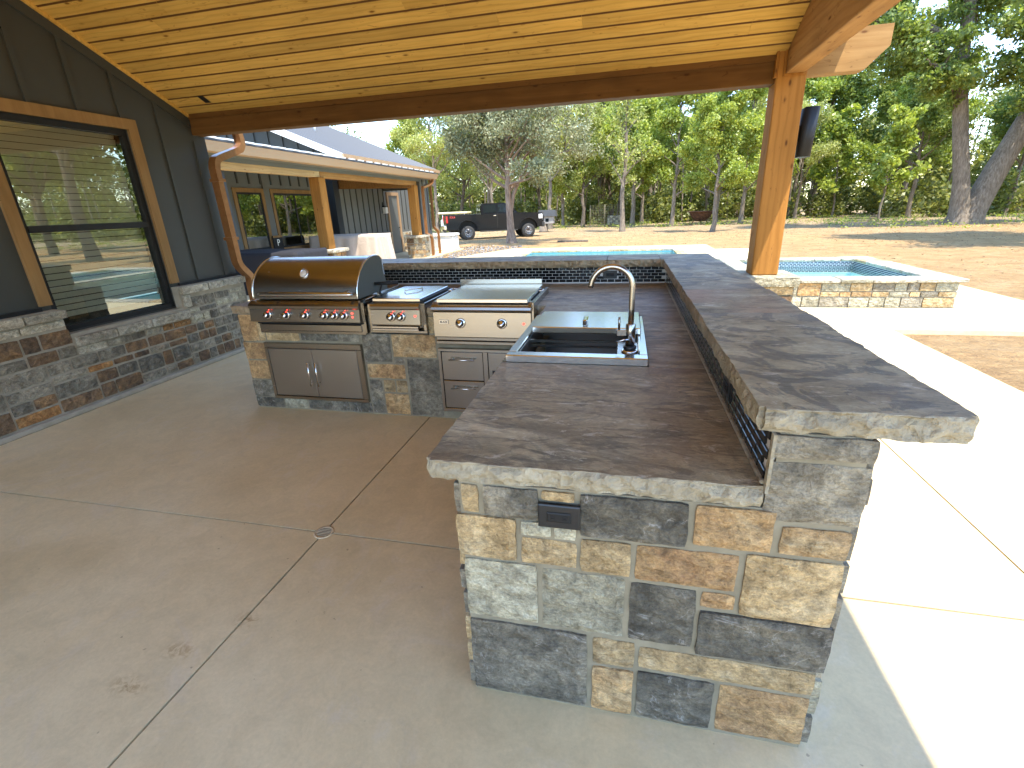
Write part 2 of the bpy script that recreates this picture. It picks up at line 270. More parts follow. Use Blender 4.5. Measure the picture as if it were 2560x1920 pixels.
# ------------------------------------------------------------------ mesh helpers
class MB:
    def __init__(s): s.v = []; s.f = []; s.mi = []; s.sm = []
    def add(s, vs, fs, mi=0, smooth=False):
        o = len(s.v); s.v += [tuple(q) for q in vs]
        for f in fs: s.f.append(tuple(i + o for i in f)); s.mi.append(mi); s.sm.append(smooth)
        return s
    def box(s, x0, x1, y0, y1, z0, z1, mi=0, bev=0.0):
        if bev <= 0:
            vs = [(x0, y0, z0), (x1, y0, z0), (x1, y1, z0), (x0, y1, z0), (x0, y0, z1), (x1, y0, z1), (x1, y1, z1), (x0, y1, z1)]
            return s.add(vs, [(0, 3, 2, 1), (4, 5, 6, 7), (0, 1, 5, 4), (1, 2, 6, 5), (2, 3, 7, 6), (3, 0, 4, 7)], mi)
        b = bev
        def ring(x0, x1, y0, y1, z): return [(x0 + b, y0, z), (x1 - b, y0, z), (x1, y0 + b, z), (x1, y1 - b, z), (x1 - b, y1, z), (x0 + b, y1, z), (x0, y1 - b, z), (x0, y0 + b, z)]
        def ring_in(z): return [(x0 + b, y0 + b, z), (x1 - b, y0 + b, z), (x1 - b, y0 + b, z), (x1 - b, y1 - b, z), (x1 - b, y1 - b, z), (x0 + b, y1 - b, z), (x0 + b, y1 - b, z), (x0 + b, y0 + b, z)]
        r1, r2 = ring(x0, x1, y0, y1, z0 + b), ring(x0, x1, y0, y1, z1 - b)
        c0 = [(x0 + b, y0 + b, z0), (x1 - b, y0 + b, z0), (x1 - b, y1 - b, z0), (x0 + b, y1 - b, z0)]
        c1 = [(p[0], p[1], z1) for p in c0]
        vs = r1 + r2 + c0 + c1
        fs = [(i, (i + 1) % 8, 8 + (i + 1) % 8, 8 + i) for i in range(8)] + [(19, 18, 17, 16), (20, 21, 22, 23)]
        for k in range(4):
            a, bb = 2 * k, 2 * k + 1; k2 = (k + 1) % 4
            fs += [(16 + k, 16 + k2, bb, a), (8 + a, 8 + bb, 20 + k2, 20 + k), (bb, 16 + k2, (2 * k2) % 8), (8 + (2 * k2) % 8, 20 + k2, 8 + bb)]
        return s.add(vs, fs, mi)
    def prism(s, poly, axis, a, b, mi=0, smooth=False):
        # poly: 2D points in the plane normal to axis; extruded from a to b
        def P(q, w):
            if axis == 0: return (w, q[0], q[1])
            if axis == 1: return (q[0], w, q[1])
            return (q[0], q[1], w)
        n = len(poly); vs = [P(q, a) for q in poly] + [P(q, b) for q in poly]
        fs = [(i, (i + 1) % n, n + (i + 1) % n, n + i) for i in range(n)]
        s.add(vs, fs, mi, smooth); o = len(s.v) - 2 * n
        s.f += [tuple(o + i for i in reversed(range(n))), tuple(o + n + i for i in range(n))]; s.mi += [mi, mi]; s.sm += [False, False]
        return s
    def tube(s, path, r, seg=10, mi=0, caps=True, flat=1.0, smooth=True):
        path = [Vector(p) for p in path]; n = len(path); rs = r if isinstance(r, (list, tuple)) else [r] * n
        vs = []; up = Vector((0, 0, 1)); prev = None
        for i, p in enumerate(path):
            d = (path[min(i + 1, n - 1)] - path[max(i - 1, 0)])
            if d.length < 1e-9: d = Vector((0, 0, 1))
            d.normalize()
            if prev is None:
                a = up if abs(d.z) < 0.9 else Vector((1, 0, 0)); u = d.cross(a).normalized()
            else:
                u = (prev - d * prev.dot(d))
                if u.length < 1e-6: u = d.orthogonal()
                u.normalize()
            w = d.cross(u); prev = u
            for k in range(seg):
                an = 2 * math.pi * k / seg; vs.append(p + (u * math.cos(an) + w * math.sin(an) * flat) * rs[i])
        fs = [(i * seg + k, i * seg + (k + 1) % seg, (i + 1) * seg + (k + 1) % seg, (i + 1) * seg + k) for i in range(n - 1) for k in range(seg)]
        s.add(vs, fs, mi, smooth)
        if caps:
            o = len(s.v) - n * seg
            s.f += [tuple(o + k for k in reversed(range(seg))), tuple(o + (n - 1) * seg + k for k in range(seg))]; s.mi += [mi, mi]; s.sm += [False, False]
        return s
    def rect_tube(s, path, w, d, mi=0, side=Vector((1, 0, 0))):
        path = [Vector(p) for p in path]; n = len(path); vs = []
        for i, p in enumerate(path):
            t = (path[min(i + 1, n - 1)] - path[max(i - 1, 0)]).normalized(); b = side; c = t.cross(b).normalized(); b2 = c.cross(t).normalized()
            for (a, e) in ((-1, -1), (-.6, -1.12), (0, -1), (.6, -1.12), (1, -1), (1, 1), (-1, 1)): vs.append(p + b2 * a * w / 2 + c * e * d / 2)
        q = 7; fs = [(i * q + k, i * q + (k + 1) % q, (i + 1) * q + (k + 1) % q, (i + 1) * q + k) for i in range(n - 1) for k in range(q)]
        fs += [tuple(reversed(range(q))), tuple((n - 1) * q + k for k in range(q))]
        return s.add(vs, fs, mi)
    def lathe(s, prof, centre, axis=Vector((0, 0, 1)), seg=20, mi=0, smooth=True):
        axis = Vector(axis).normalized(); u = axis.orthogonal().normalized(); w = axis.cross(u); c = Vector(centre); vs = []
        for (r, h) in prof:
            for k in range(seg):
                an = 2 * math.pi * k / seg; vs.append(c + axis * h + (u * math.cos(an) + w * math.sin(an)) * r)
        n = len(prof); fs = [(i * seg + k, i * seg + (k + 1) % seg, (i + 1) * seg + (k + 1) % seg, (i + 1) * seg + k) for i in range(n - 1) for k in range(seg)]
        s.add(vs, fs, mi, smooth); o = len(s.v) - n * seg
        s.f += [tuple(o + k for k in reversed(range(seg))), tuple(o + (n - 1) * seg + k for k in range(seg))]; s.mi += [mi, mi]; s.sm += [False, False]
        return s
    def mesh(s, name, mats, origin=(0, 0, 0)):
        me = bpy.data.meshes.new(name); o = Vector(origin)
        me.from_pydata([Vector(q) - o for q in s.v], [], s.f)
        for m in (mats if isinstance(mats, (list, tuple)) else [mats]): me.materials.append(MAT[m] if isinstance(m, str) else m)
        me.polygons.foreach_set('material_index', s.mi); me.polygons.foreach_set('use_smooth', s.sm); me.update(); return me
    def build(s, name, mats, parent=None, at=None):
        if parent is not None:
            root = parent
            while root.parent: root = root.parent
            org = root.location
        else: org = Vector(at or (0, 0, 0))
        ob = bpy.data.objects.new(name, s.mesh(name, mats, org)); COL.objects.link(ob)
        if parent is not None: ob.parent = parent
        else: ob.location = org
        return ob

def fix_normals(ob):
    import bmesh
    bm = bmesh.new(); bm.from_mesh(ob.data); bmesh.ops.recalc_face_normals(bm, faces=bm.faces); bm.to_mesh(ob.data); bm.free(); return ob
def tag(o, label, cat, group=None):
    o['label'] = label; o['category'] = cat
    if group: o['group'] = group
    return o
def thing(name, label, cat, loc=(0, 0, 0), group=None):
    o = bpy.data.objects.new(name, None); COL.objects.link(o); o.location = loc; o.empty_display_size = 0.2
    return tag(o, label, cat, group)
def struct(o): o['kind'] = 'structure'; return o
def stuff(o): o['kind'] = 'stuff'; return o
def copy_tree(o, parent=None):
    c = o.copy(); COL.objects.link(c); c.parent = parent
    for ch in list(o.children): copy_tree(ch, c)
    return c
def text_mesh(body, size, depth=0.001, align='CENTER'):
    cu = bpy.data.curves.new('lettering', 'FONT'); cu.body = body; cu.size = size; cu.extrude = depth; cu.align_x = align; cu.align_y = 'CENTER'; cu.resolution_u = 3
    ob = bpy.data.objects.new('lettering', cu); COL.objects.link(ob); dg = bpy.context.evaluated_depsgraph_get(); dg.update()
    me = bpy.data.meshes.new_from_object(ob.evaluated_get(dg)); bpy.data.objects.remove(ob); return me
def lettering(body, size, mat, parent, loc, xdir, ydir):
    me = text_mesh(body, size); me.materials.clear(); me.materials.append(MAT[mat])
    z = Vector(xdir).cross(Vector(ydir)); root = parent
    while root.parent: root = root.parent
    mtx = Matrix((Vector(xdir), Vector(ydir), z)).transposed().to_4x4(); mtx.translation = Vector(loc) - root.location
    me.transform(mtx); ob = bpy.data.objects.new('lettering', me); COL.objects.link(ob); ob.parent = parent; return ob

def fnoise(x, y, z=0.0): return mn.noise(Vector((x, y, z)))
# a rough stone on a wall: o origin, eu/ev unit vectors along the face, en outward; u0..v1 rectangle, back..front depth
def stone_mesh(mb, o, eu, ev, en, u0, u1, v0, v1, front, back, cell=0.05, rough=0.006, jit=0.004, seed=0):
    o, eu, ev, en = Vector(o), Vector(eu), Vector(ev), Vector(en)
    nu = max(2, min(14, round((u1 - u0) / cell))); nv = max(2, min(12, round((v1 - v0) / cell)))
    g = []; sd = seed * 7.31 + rnd.random() * 50
    for j in range(nv + 1):
        for i in range(nu + 1):
            a = i / nu; b = j / nv; u = u0 + (u1 - u0) * a; v = v0 + (v1 - v0) * b
            w = front + rough * (fnoise(u * 11 + sd, v * 11, 3.1) + 0.6 * fnoise(u * 34 + sd, v * 34, 1.7) + 0.5 * (0.5 - abs(fnoise(u * 22, v * 16 + sd, 6.0)) * 2))
            e = min(i, nu - i, j, nv - j)
            if e == 0:
                w = front - 0.003 - 0.004 * abs(fnoise(u * 30, v * 30, sd))
                ju = jit * fnoise(u * 22 + 9, v * 22, sd); jv = jit * fnoise(u * 22, v * 22 + 5, sd + 2); u += ju; v += jv
                if i in (0, nu) and j in (0, nv): u += (0.002 if i == 0 else -0.002); v += (0.002 if j == 0 else -0.002)
            elif e == 1 and min(nu, nv) > 3: w += 0.001
            g.append(o + eu * u + ev * v + en * w)
    W = nu + 1; fs = [(j * W + i, j * W + i + 1, (j + 1) * W + i + 1, (j + 1) * W + i) for j in range(nv) for i in range(nu)]
    per = [i for i in range(W)] + [j * W + nu for j in range(1, nv + 1)] + [nv * W + i for i in range(nu - 1, -1, -1)] + [j * W for j in range(nv - 1, 0, -1)]
    bk = len(g); bv = []
    for p in per:
        q = g[p]; d = (q - o).dot(en); bv.append(q + en * (back - d))
    n = len(per); fs += [(per[(k + 1) % n], per[k], bk + k, bk + (k + 1) % n) for k in range(n)]
    mb.add(g + bv, fs, 0, False); return mb
def ashlar(u0, u1, v0, v1, rng, wmax=0.32, hmax=0.17, hmin=0.07, wmin=0.10):
    out = []
    def rec(a, b, c, d):
        w, h = b - a, d - c
        if w <= wmax and h <= hmax and (w < wmax * 0.75 or rng.random() < 0.55 or w < 2 * wmin): out.append((a, b, c, d)); return
        if h > hmax and (w < wmax * 1.5 or rng.random() < 0.45) and h >= 2 * hmin:
            s = c + h * rng.uniform(0.36, 0.64); rec(a, b, c, s); rec(a, b, s, d)
        elif w >= 2 * wmin:
            s = a + w * rng.uniform(0.34, 0.66); rec(a, s, c, d); rec(s, b, c, d)
        elif h >= 2 * hmin:
            s = c + h * rng.uniform(0.4, 0.6); rec(a, b, c, s); rec(a, b, s, d)
        else: out.append((a, b, c, d))
    rec(u0, u1, v0, v1); return out
def stones_on(parent, o, eu, ev, en, rects, colours, rng, gap=0.012, front=0.018, back=-0.01, cell=0.06, name='stone'):
    for k, (a, b, c, d) in enumerate(rects):
        mb = MB(); stone_mesh(mb, o, eu, ev, en, a + gap / 2, b - gap / 2, c + gap / 2, d - gap / 2, front + rng.uniform(-0.004, 0.006), back, cell, seed=k)
        mb.build(name, rng.choice(colours), parent)
# a flagstone slab with chiselled edges; rough = which of 'x0','x1','y0','y1' are rock-faced
def slab_mesh(x0, x1, y0, y1, z0, z1, rough=(), amp=0.012, step=0.018, layers=7, chop=None):
    per = []
    def line(a, b, key, nrm):
        L = (Vector(b) - Vector(a)).length; n = max(1, int(L / step)) if key in rough else 1
        for i in range(n): per.append((Vector(a).lerp(Vector(b), i / n), nrm, key in rough, i / n))
    A, B, C, D = (x0, y0, 0), (x1, y0, 0), (x1, y1, 0), (x0, y1, 0)
    line(A, B, 'y0', Vector((0, -1, 0))); line(B, C, 'x1', Vector((1, 0, 0))); line(C, D, 'y1', Vector((0, 1, 0))); line(D, A, 'x0', Vector((-1, 0, 0)))
    n = len(per); mb = MB(); vs = []; prof = [0.0, 0.04, 0.14, 0.26, 0.38, 0.5, 0.62, 0.74, 0.87, 1.0]
    for li, f in enumerate(prof):
        z = z1 + (z0 - z1) * f
        for k, (p, nr, rg, fr) in enumerate(per):
            prevr = per[k - 1][2]
            if rg or (fr == 0 and prevr):
                q = Vector((p.x * 9, p.y * 9, z * 13)); nrm = nr if not (fr == 0 and prevr and rg) else (nr + per[k - 1][1]).normalized()
                if fr == 0 and not rg: nrm = per[k - 1][1]
                vd = mn.voronoi(Vector((p.x * 21 + 0.35 * mn.noise(q), p.y * 21, z * 30)))[0]; v2 = mn.voronoi(Vector((p.x * 55, p.y * 55, z * 60)))[0]
                d = amp * (0.8 * mn.noise(q) + 1.5 * vd[0] - 0.75 + 0.5 * (v2[0] - 0.4))
                d += amp * (0.8 * math.sin(math.pi * min(1, f * 1.05)) - 0.4) * 0.8
                if li == 0: d = amp * (0.5 * mn.noise(q * 0.8) + 0.4 * mn.noise(q * 3))
                if li == 1: d = amp * (0.6 * mn.noise(q * 0.8) + 0.5 * mn.noise(q * 3)) + amp * 0.15
                zz = z - (0.35 * amp * abs(mn.noise(q * 2)) if 2 <= li <= 7 else 0)
                if nr.x < 0: d *= 0.6
                if fr == 0 and prevr and rg: d -= amp * 1.2
                vs.append((p.x + nrm.x * d, p.y + nrm.y * d, zz))
            else: vs.append((p.x, p.y, z))
    L = len(prof)
    fs = [(i * n + (k + 1) % n, i * n + k, (i + 1) * n + k, (i + 1) * n + (k + 1) % n) for i in range(L - 1) for k in range(n)]
    mb.add(vs, fs, 1); mb.f += [tuple(range(n)), tuple((L - 1) * n + k for k in reversed(range(n)))]; mb.mi += [0, 1]; mb.sm += [False, False]
    return mb

def Tz(x, y):
    z = -0.06
    if y > 14: z -= 0.012 * (min(y, 90) - 14) - (0.06 if y > 24 else 0.06 * (y - 14) / 10)
    return z

# ------------------------------------------------------------------ ground, slabs, pool
HX0, HX1, HY0, HY1 = -3.9, 4.4, 8.1, 18.9
xs = sorted(set([-400, -250, -150, -100, -70] + list(np.linspace(-50, 50, 81).round(3)) + [70, 100, 150, 250, 400, HX0, HX1]))
ys = sorted(set([-300, -150, -80, -40] + list(np.linspace(-20, 70, 91).round(3)) + [80, 100, 140, 200, 300, 500, HY0, HY1]))
mb = MB(); vs = []
for y in ys:
    for x in xs:
        out = not (-12 < x < 6.2 and -6 < y < 21)
        vs.append((x, y, Tz(x, y) + (0.05 * mn.noise(Vector((x * 0.35, y * 0.35, 0))) + 0.02 * mn.noise(Vector((x * 1.3, y * 1.3, 4))) if out else 0)))
W = len(xs); fs = []
for j in range(len(ys) - 1):
    for i in range(W - 1):
        if xs[i] >= HX0 and xs[i + 1] <= HX1 and ys[j] >= HY0 and ys[j + 1] <= HY1: continue
        fs.append((j * W + i, j * W + i + 1, (j + 1) * W + i + 1, (j + 1) * W + i))
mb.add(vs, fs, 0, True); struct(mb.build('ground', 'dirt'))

patio = bpy.data.objects.new('patio', None); COL.objects.link(patio); struct(patio)
g = 0.005
panels = [(-4.76, -1.515, -6, 1.821), (-1.515, 1.77, -6, 1.821), (1.77, 3.27, -6, 1.821),
          (-4.76, -1.515, 1.821, 5.3), (-1.515, 1.77, 1.821, 5.3), (1.77, 3.27, 1.821, 5.3),
          (-4.76, -1.515, 5.3, 8.05), (-1.515, 1.77, 5.3, 8.05), (1.77, 3.27, 5.3, 7.95), (3.27, 4.65, 6.6, 7.95), (4.65, 5.85, 6.6, 11.0),
          (1.95, 3.02, 10.9, 15.2), (1.95, 3.02, 15.2, 19.85), (-3.75, 1.95, 18.56, 19.85)]
for (a, b, c, d) in panels:
    MB().box(a + g, b - g, c + g, d - g, -0.12, 0.0).build('concrete_panel', 'concrete', patio)
MB().prism([(-9.25, 5.31), (-4.77, 5.31), (-4.77, 8.05), (-3.76, 8.06), (-3.76, 19.85), (-4.55, 19.85), (-6.4, 15.3), (-9.25, 15.3)], 2, -0.12, 0.0).build('concrete_panel', 'concrete', patio)
MB().box(-9.25, -6.9, 15.31, 20.5, -0.12, 0.0).build('concrete_panel', 'concrete', patio)
MB().box(-9.2, 3.2, -5.95, 8.0, -0.13, -0.022).build('joint_filler', 'joint', patio)
MB().box(3.25, 5.8, 6.65, 7.9, -0.13, -0.022).build('joint_filler', 'joint', patio)
# gravel strip by the generator
mb = MB(); rg = random.Random(3); pts = []
for k in range(2600):
    x = rg.uniform(-8.9, -4.6); y = rg.uniform(15.6, 22.5)
    if x > -6.3 + (y - 15.4) * 0.40 or (x < -6.95 and y < 20.4): continue
    s = rg.uniform(0.025, 0.06); z = Tz(x, y) + s * 0.3
    q = [Vector((rg.uniform(-1, 1), rg.uniform(-1, 1), rg.uniform(-.6, 1))) * s for _ in range(4)]
    mb.add([Vector((x, y, z)) + e for e in q], [(0, 1, 2), (0, 3, 1), (1, 3, 2), (0, 2, 3)])
stuff(mb.build('gravel', 'gravel')); bpy.data.objects['gravel']['label'] = 'loose grey gravel beside the generator'; bpy.data.objects['gravel']['category'] = 'gravel'

# pool
pool = thing('swimming_pool', 'long turquoise swimming pool with flagstone coping beyond the raised bar', 'pool', (-0.85, 13, 0))
PX0, PX1, PY0, PY1 = -3.45, 1.65, 8.4, 18.25
mb = MB(); zb = -1.5
mb.add([(PX0, PY0, zb), (PX1, PY0, zb), (PX1, PY1, zb), (PX0, PY1, zb)], [(0, 1, 2, 3)])
mb.build('pool_floor', 'plaster', pool)
mb = MB()
for (a, b, c, d) in ((PX0 - .2, PX0, PY0 - .2, PY1 + .2), (PX1, PX1 + .2, PY0 - .2, PY1 + .2), (PX0, PX1, PY0 - .2, PY0), (PX0, PX1, PY1, PY1 + .2)): mb.box(a, b, c, d, zb - .1, -0.06)
mb.build('pool_wall', 'plaster', pool)
mb = MB()
for (a, b, c, d) in ((PX0, PX0 + .008, PY0, PY1), (PX1 - .008, PX1, PY0, PY1), (PX0 + .008, PX1 - .008, PY1 - .008, PY1)): mb.box(a, b, c, d, -0.24, -0.055)
mb.build('waterline_tile_band', 'waterline', pool)
MB().add([(PX0, PY0, -.075), (PX1, PY0, -.075), (PX1, PY1, -.075), (PX0, PY1, -.075)], [(0, 1, 2, 3)]).build('pool_water', 'water', pool)
rg = random.Random(11)
def coping(parent, x0, x1, y0, y1, z0, z1, along, n, cols):
    L0, L1 = (x0, x1) if along == 'x' else (y0, y1); cuts = [L0] + [L0 + (L1 - L0) * (k + rg.uniform(-.22, .22)) / n for k in range(1, n)] + [L1]
    for a, b in zip(cuts, cuts[1:]):
        q = (a + .006, b - .006, y0, y1) if along == 'x' else (x0, x1, a + .006, b - .006)
        MB().box(q[0], q[1], q[2], q[3], z0, z1 + rg.uniform(-.004, .004), 0, 0.012).build('coping_stone', rg.choice(cols), parent)
for args in ((PX0 - .3, PX1 + .3, PY1 + 0.0, PY1 + .3, -.06, .012, 'x', 9), (PX0 - .3, PX1 + .3, PY0 - .3, PY0, -.06, .012, 'x', 9), (PX0 - .3, PX0, PY0, PY1, -.06, .012, 'y', 14), (PX1, PX1 + .3, PY0 + 2.6, PY1, -.06, .012, 'y', 10)):
    coping(pool, *args, ['cream', 'tan', 'lgrey', 'cream', 'tan'])

# raised spa
spa = thing('raised_spa', 'raised stone spa with tiled inner rim and pale blue water', 'spa', (3.3, 9.4, 0))
SX0, SX1, SY0, SY1 = 1.98, 4.63, 7.975, 10.95
mb = MB(); mb.box(SX0, SX1, SY0, SY0 + .28, -.4, .365); mb.box(SX0, SX1, SY1 - .25, SY1, -.4, .365); mb.box(SX1 - .25, SX1, SY0 + .28, SY1 - .25, -.4, .365); mb.box(SX0, SX0 + .25, SY0 + .28, SY1 - .25, -.4, .365)
mb.build('spa_wall', 'mortar_pale', spa)
MB().box(SX0 + .25, SX1 - .25, SY0 + .28, SY1 - .25, -.45, -.4).build('spa_floor', 'plaster', spa)
mb = MB(); mb.box(SX0 + .25, SX1 - .25, SY1 - .258, SY1 - .25, -.4, .14); mb.box(SX1 - .258, SX1 - .25, SY0 + .28, SY1 - .258, -.4, .14); mb.build('spa_lining', 'plaster', spa)
MB().add([(SX0 + .25, SY0 + .28, .27), (SX1 - .25, SY0 + .28, .27), (SX1 - .25, SY1 - .25, .27), (SX0 + .25, SY1 - .25, .27)], [(0, 1, 2, 3)]).build('spa_water', 'water', spa)
rects = ashlar(SX0, SX1, 0.0, 0.365, random.Random(15), 0.44, 0.20, 0.07, 0.15)
stones_on(spa, (0, SY0, 0), (1, 0, 0), (0, 0, 1), (0, -1, 0), rects, ['tan', 'lgrey', 'lgrey', 'orange', 'grey', 'lgrey', 'tan'], random.Random(6), 0.016, 0.02)
stones_on(spa, (SX1, 0, 0), (0, 1, 0), (0, 0, 1), (1, 0, 0), ashlar(SY0, SY1, 0, .365, random.Random(8), .34, .19, .08, .12), ['tan', 'lgrey', 'grey', 'orange'], random.Random(9), 0.016, 0.02)
cc = ['cream', 'lgrey', 'tan', 'cream', 'lgrey']
coping(spa, SX0 - .05, SX1 + .10, SY0 - .06, SY0 + .30, .365, .42, 'x', 5, cc); coping(spa, SX0 - .05, SX1 + .10, SY1 - .28, SY1 + .05, .365, .42, 'x', 5, cc)
coping(spa, SX1 - .28, SX1 + .10, SY0 + .31, SY1 - .29, .365, .42, 'y', 4, cc); coping(spa, SX0 - .05, SX0 + .28, SY0 + .31, SY1 - .29, .365, .42, 'y', 4, cc)
MB().box(SX0 + .27, SX1 - .27, SY1 - .264, SY1 - .258, .14, .36).build('tile_grout', 'white_metal', spa)
MB().box(SX1 - .264, SX1 - .258, SY0 + .3, SY1 - .27, .14, .36).build('tile_grout', 'white_metal', spa)
mb = MB(); p = 0.068
for r in range(7):
    z = .16 + r * .029
    for k in range(31):
        x = SX0 + .27 + k * p + (p / 2 if r % 2 else 0); mb.box(x, min(x + p - .014, SX1 - .262), SY1 - .270, SY1 - .263, z, z + .019)
    for k in range(35):
        y = SY0 + .31 + k * p + (p / 2 if r % 2 else 0); mb.box(SX1 - .270, SX1 - .263, y, min(y + p - .014, SY1 - .272), z, z + .019)
stuff(mb.build('spa_tile', 'spa_tile', spa))

# ------------------------------------------------------------------ covered patio roof (ceiling, beams, post)
cov = thing('patio_cover', 'pine-ceilinged patio roof with stained cedar beams over the kitchen', 'patio roof', (1.3, 5.09, 0.905))
SL = 0.459; CY0, CZ0 = 5.03, 2.71
def cz(y): return CZ0 + SL * (CY0 - y)
ang = math.atan(SL); pitch = 0.1178
rg = random.Random(21)
for r in range(23):
    y1 = CY0 - 0.012 - r * pitch; y0 = y1 - pitch + 0.007
    cuts = [-4.83]
    x = -4.83 + rg.uniform(0.8, 3.4)
    while x < 0.9: cuts.append(x); x += rg.uniform(2.0, 3.6)
    cuts.append(1.248)
    for a, b in zip(cuts, cuts[1:]):
        a2, b2 = a + (0.0008 if a > -4.8 else 0), b - (0.0008 if b < 1.2 else 0); ch = 0.005; tk = 0.022
        def P(y, d): return (y, cz(y) + d)
        poly = [P(y0, .010), P(y0 + ch, 0), P(y1 - ch, 0), P(y1, .010), P(y1, tk), P(y0, tk)]
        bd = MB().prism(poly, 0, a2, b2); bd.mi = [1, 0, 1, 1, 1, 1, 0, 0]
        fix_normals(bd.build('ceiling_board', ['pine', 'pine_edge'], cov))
yr = CY0 - 0.012 - 23 * pitch
MB().add([(-4.83, yr, cz(yr)), (1.248, yr, cz(yr)), (1.248, 1.0, cz(1.0)), (-4.83, 1.0, cz(1.0))], [(0, 1, 2, 3)]).build('ceiling_board', 'pine', cov)
MB().add([(-4.83, 1.0, cz(1.0)), (1.248, 1.0, cz(1.0)), (1.248, -1.4, cz(3.4)), (-4.83, -1.4, cz(3.4))], [(0, 1, 2, 3)]).build('ceiling_board', 'pine', cov)
# roof deck above
mb = MB()
for (ya, za, yb, zb_) in ((5.32, cz(5.32) + .026, 1.0, cz(1.0) + .02), (1.0, cz(1.0) + .02, -1.45, cz(3.45) + .02)):
    vs = [(-4.95, ya, za), (1.42, ya, za), (1.42, yb, zb_), (-4.95, yb, zb_)]; vs += [(x, y, z + .13) for (x, y, z) in vs]
    mb.add(vs, [(0, 1, 2, 3), (7, 6, 5, 4), (0, 4, 5, 1), (1, 5, 6, 2), (2, 6, 7, 3), (3, 7, 4, 0)])
mb.build('roof_deck', 'dark_void', cov)
MB().box(1.425, 1.741, -1.45, 5.3, 2.93, 3.05).build('eave_shadow_caster', 'cedar_y', cov)  # unseen box added so the roof side casts a straight, level shadow edge
mb = MB(); mb.add([(1.33, 5.0, 2.9), (1.33, 1.0, 4.5), (1.33, -1.4, 3.4), (1.33, -1.4, 2.6), (1.33, 5.0, 2.6)], [(0, 1, 2, 3, 4)]); mb.build('gable_infill', 'siding', cov)
# beams
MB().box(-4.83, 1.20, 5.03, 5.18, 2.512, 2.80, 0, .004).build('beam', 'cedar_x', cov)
fix_normals(MB().prism([(1.40, 2.558), (1.862, 2.558), (2.02, 2.716), (2.02, 2.866), (1.40, 2.866)], 1, 5.05, 5.19).build('beam_tail', 'cedar_tail', cov))
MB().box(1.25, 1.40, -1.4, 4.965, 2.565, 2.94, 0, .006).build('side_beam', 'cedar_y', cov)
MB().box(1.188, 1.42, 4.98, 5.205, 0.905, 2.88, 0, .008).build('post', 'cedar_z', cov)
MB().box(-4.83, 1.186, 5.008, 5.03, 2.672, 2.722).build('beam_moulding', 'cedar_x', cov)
mb = MB(); mb.box(1.168, 1.188, 4.972, 5.21, 2.545, 2.86); mb.box(1.235, 1.41, 4.966, 4.98, 2.55, 2.565); mb.box(1.234, 1.25, 4.968, 4.98, 2.565, 2.87); mb.build('post_trim', 'cedar_z', cov)
# rake trim along the house
def rake(x0, x1, d0, d1, name, m):
    vs = []
    for y in (5.03, 1.0): vs += [(x0, y, cz(y) + d0), (x1, y, cz(y) + d0), (x1, y, cz(y) + d1), (x0, y, cz(y) + d1)]
    return MB().add(vs, [(0, 1, 2, 3), (7, 6, 5, 4), (0, 4, 5, 1), (1, 5, 6, 2), (2, 6, 7, 3), (3, 7, 4, 0)]).build(name, m, cov)
rake(-4.83, -4.79, -.032, -.002, 'rake_moulding', 'pine')
# dark vent slot in the ceiling
mb = MB()
for (dx, dy) in (((0, 0)),): 
    y0, y1 = 4.782, 4.882
    mb.add([(-4.417, y0, cz(y0) - .002), (-4.345, y0, cz(y0) - .002), (-4.345, y1, cz(y1) - .002), (-4.417, y1, cz(y1) - .002)], [(0, 1, 2, 3)])
mb.build('ceiling_vent', 'black_plastic', cov)

pier = thing('stone_pier', 'stone pier with flat cap carrying the tall cedar post', 'pier', (1.30, 5.09, 0))
MB().box(1.075, 1.525, 4.865, 5.315, 0, .82).build('pier_core', 'mortar', pier)
for k, (o, eu, en, a, b) in enumerate((((0, 4.865, 0), (1, 0, 0), (0, -1, 0), 1.06, 1.54), ((1.525, 0, 0), (0, 1, 0), (1, 0, 0), 4.85, 5.33), ((1.075, 0, 0), (0, -1, 0), (-1, 0, 0), -5.33, -4.85))):
    stones_on(pier, o, eu, (0, 0, 1), en, ashlar(a, b, 0, .82, random.Random(30 + k), .28, .18, .08, .12), ['tan', 'grey', 'lgrey', 'orange', 'brown'], random.Random(40 + k), .014, .018)
slab_mesh(1.03, 1.575, 4.81, 5.36, .82, .903, ('x0', 'x1', 'y0', 'y1'), .010, .03).build('cap_stone', ['lgrey', 'lgrey'], pier)

spk = thing('outdoor_speaker', 'black curved outdoor speaker mounted on the side of the cedar post', 'speaker', (1.50, 5.12, 1.92))
prof = []
for k in range(11): 
    a = math.pi * k / 10 - math.pi / 2
    prof.append((1.50 + .085 * math.cos(a) , 5.12 + .10 * math.sin(a)))
pl = [(1.462, 5.02)] + prof + [(1.462, 5.22)]
mb = MB(); n = len(pl)
bot = [(x - .008, y, 1.925) for x, y in pl]; top = [(1.462 + (x - 1.462) * 1.12, y, 2.315 + (x - 1.46) * .03) for x, y in pl]
mb.add(bot + top, [(i, (i + 1) % n, n + (i + 1) % n, n + i) for i in range(n)], 0, True); mb.f += [tuple(reversed(range(n))), tuple(range(n, 2 * n))]; mb.mi += [0, 0]; mb.sm += [False, False]
fix_normals(mb.build('cabinet', 'black_metal', spk))
MB().box(1.42, 1.47, 5.09, 5.15, 2.06, 2.18, 0, .004).build('bracket', 'black_metal', spk)

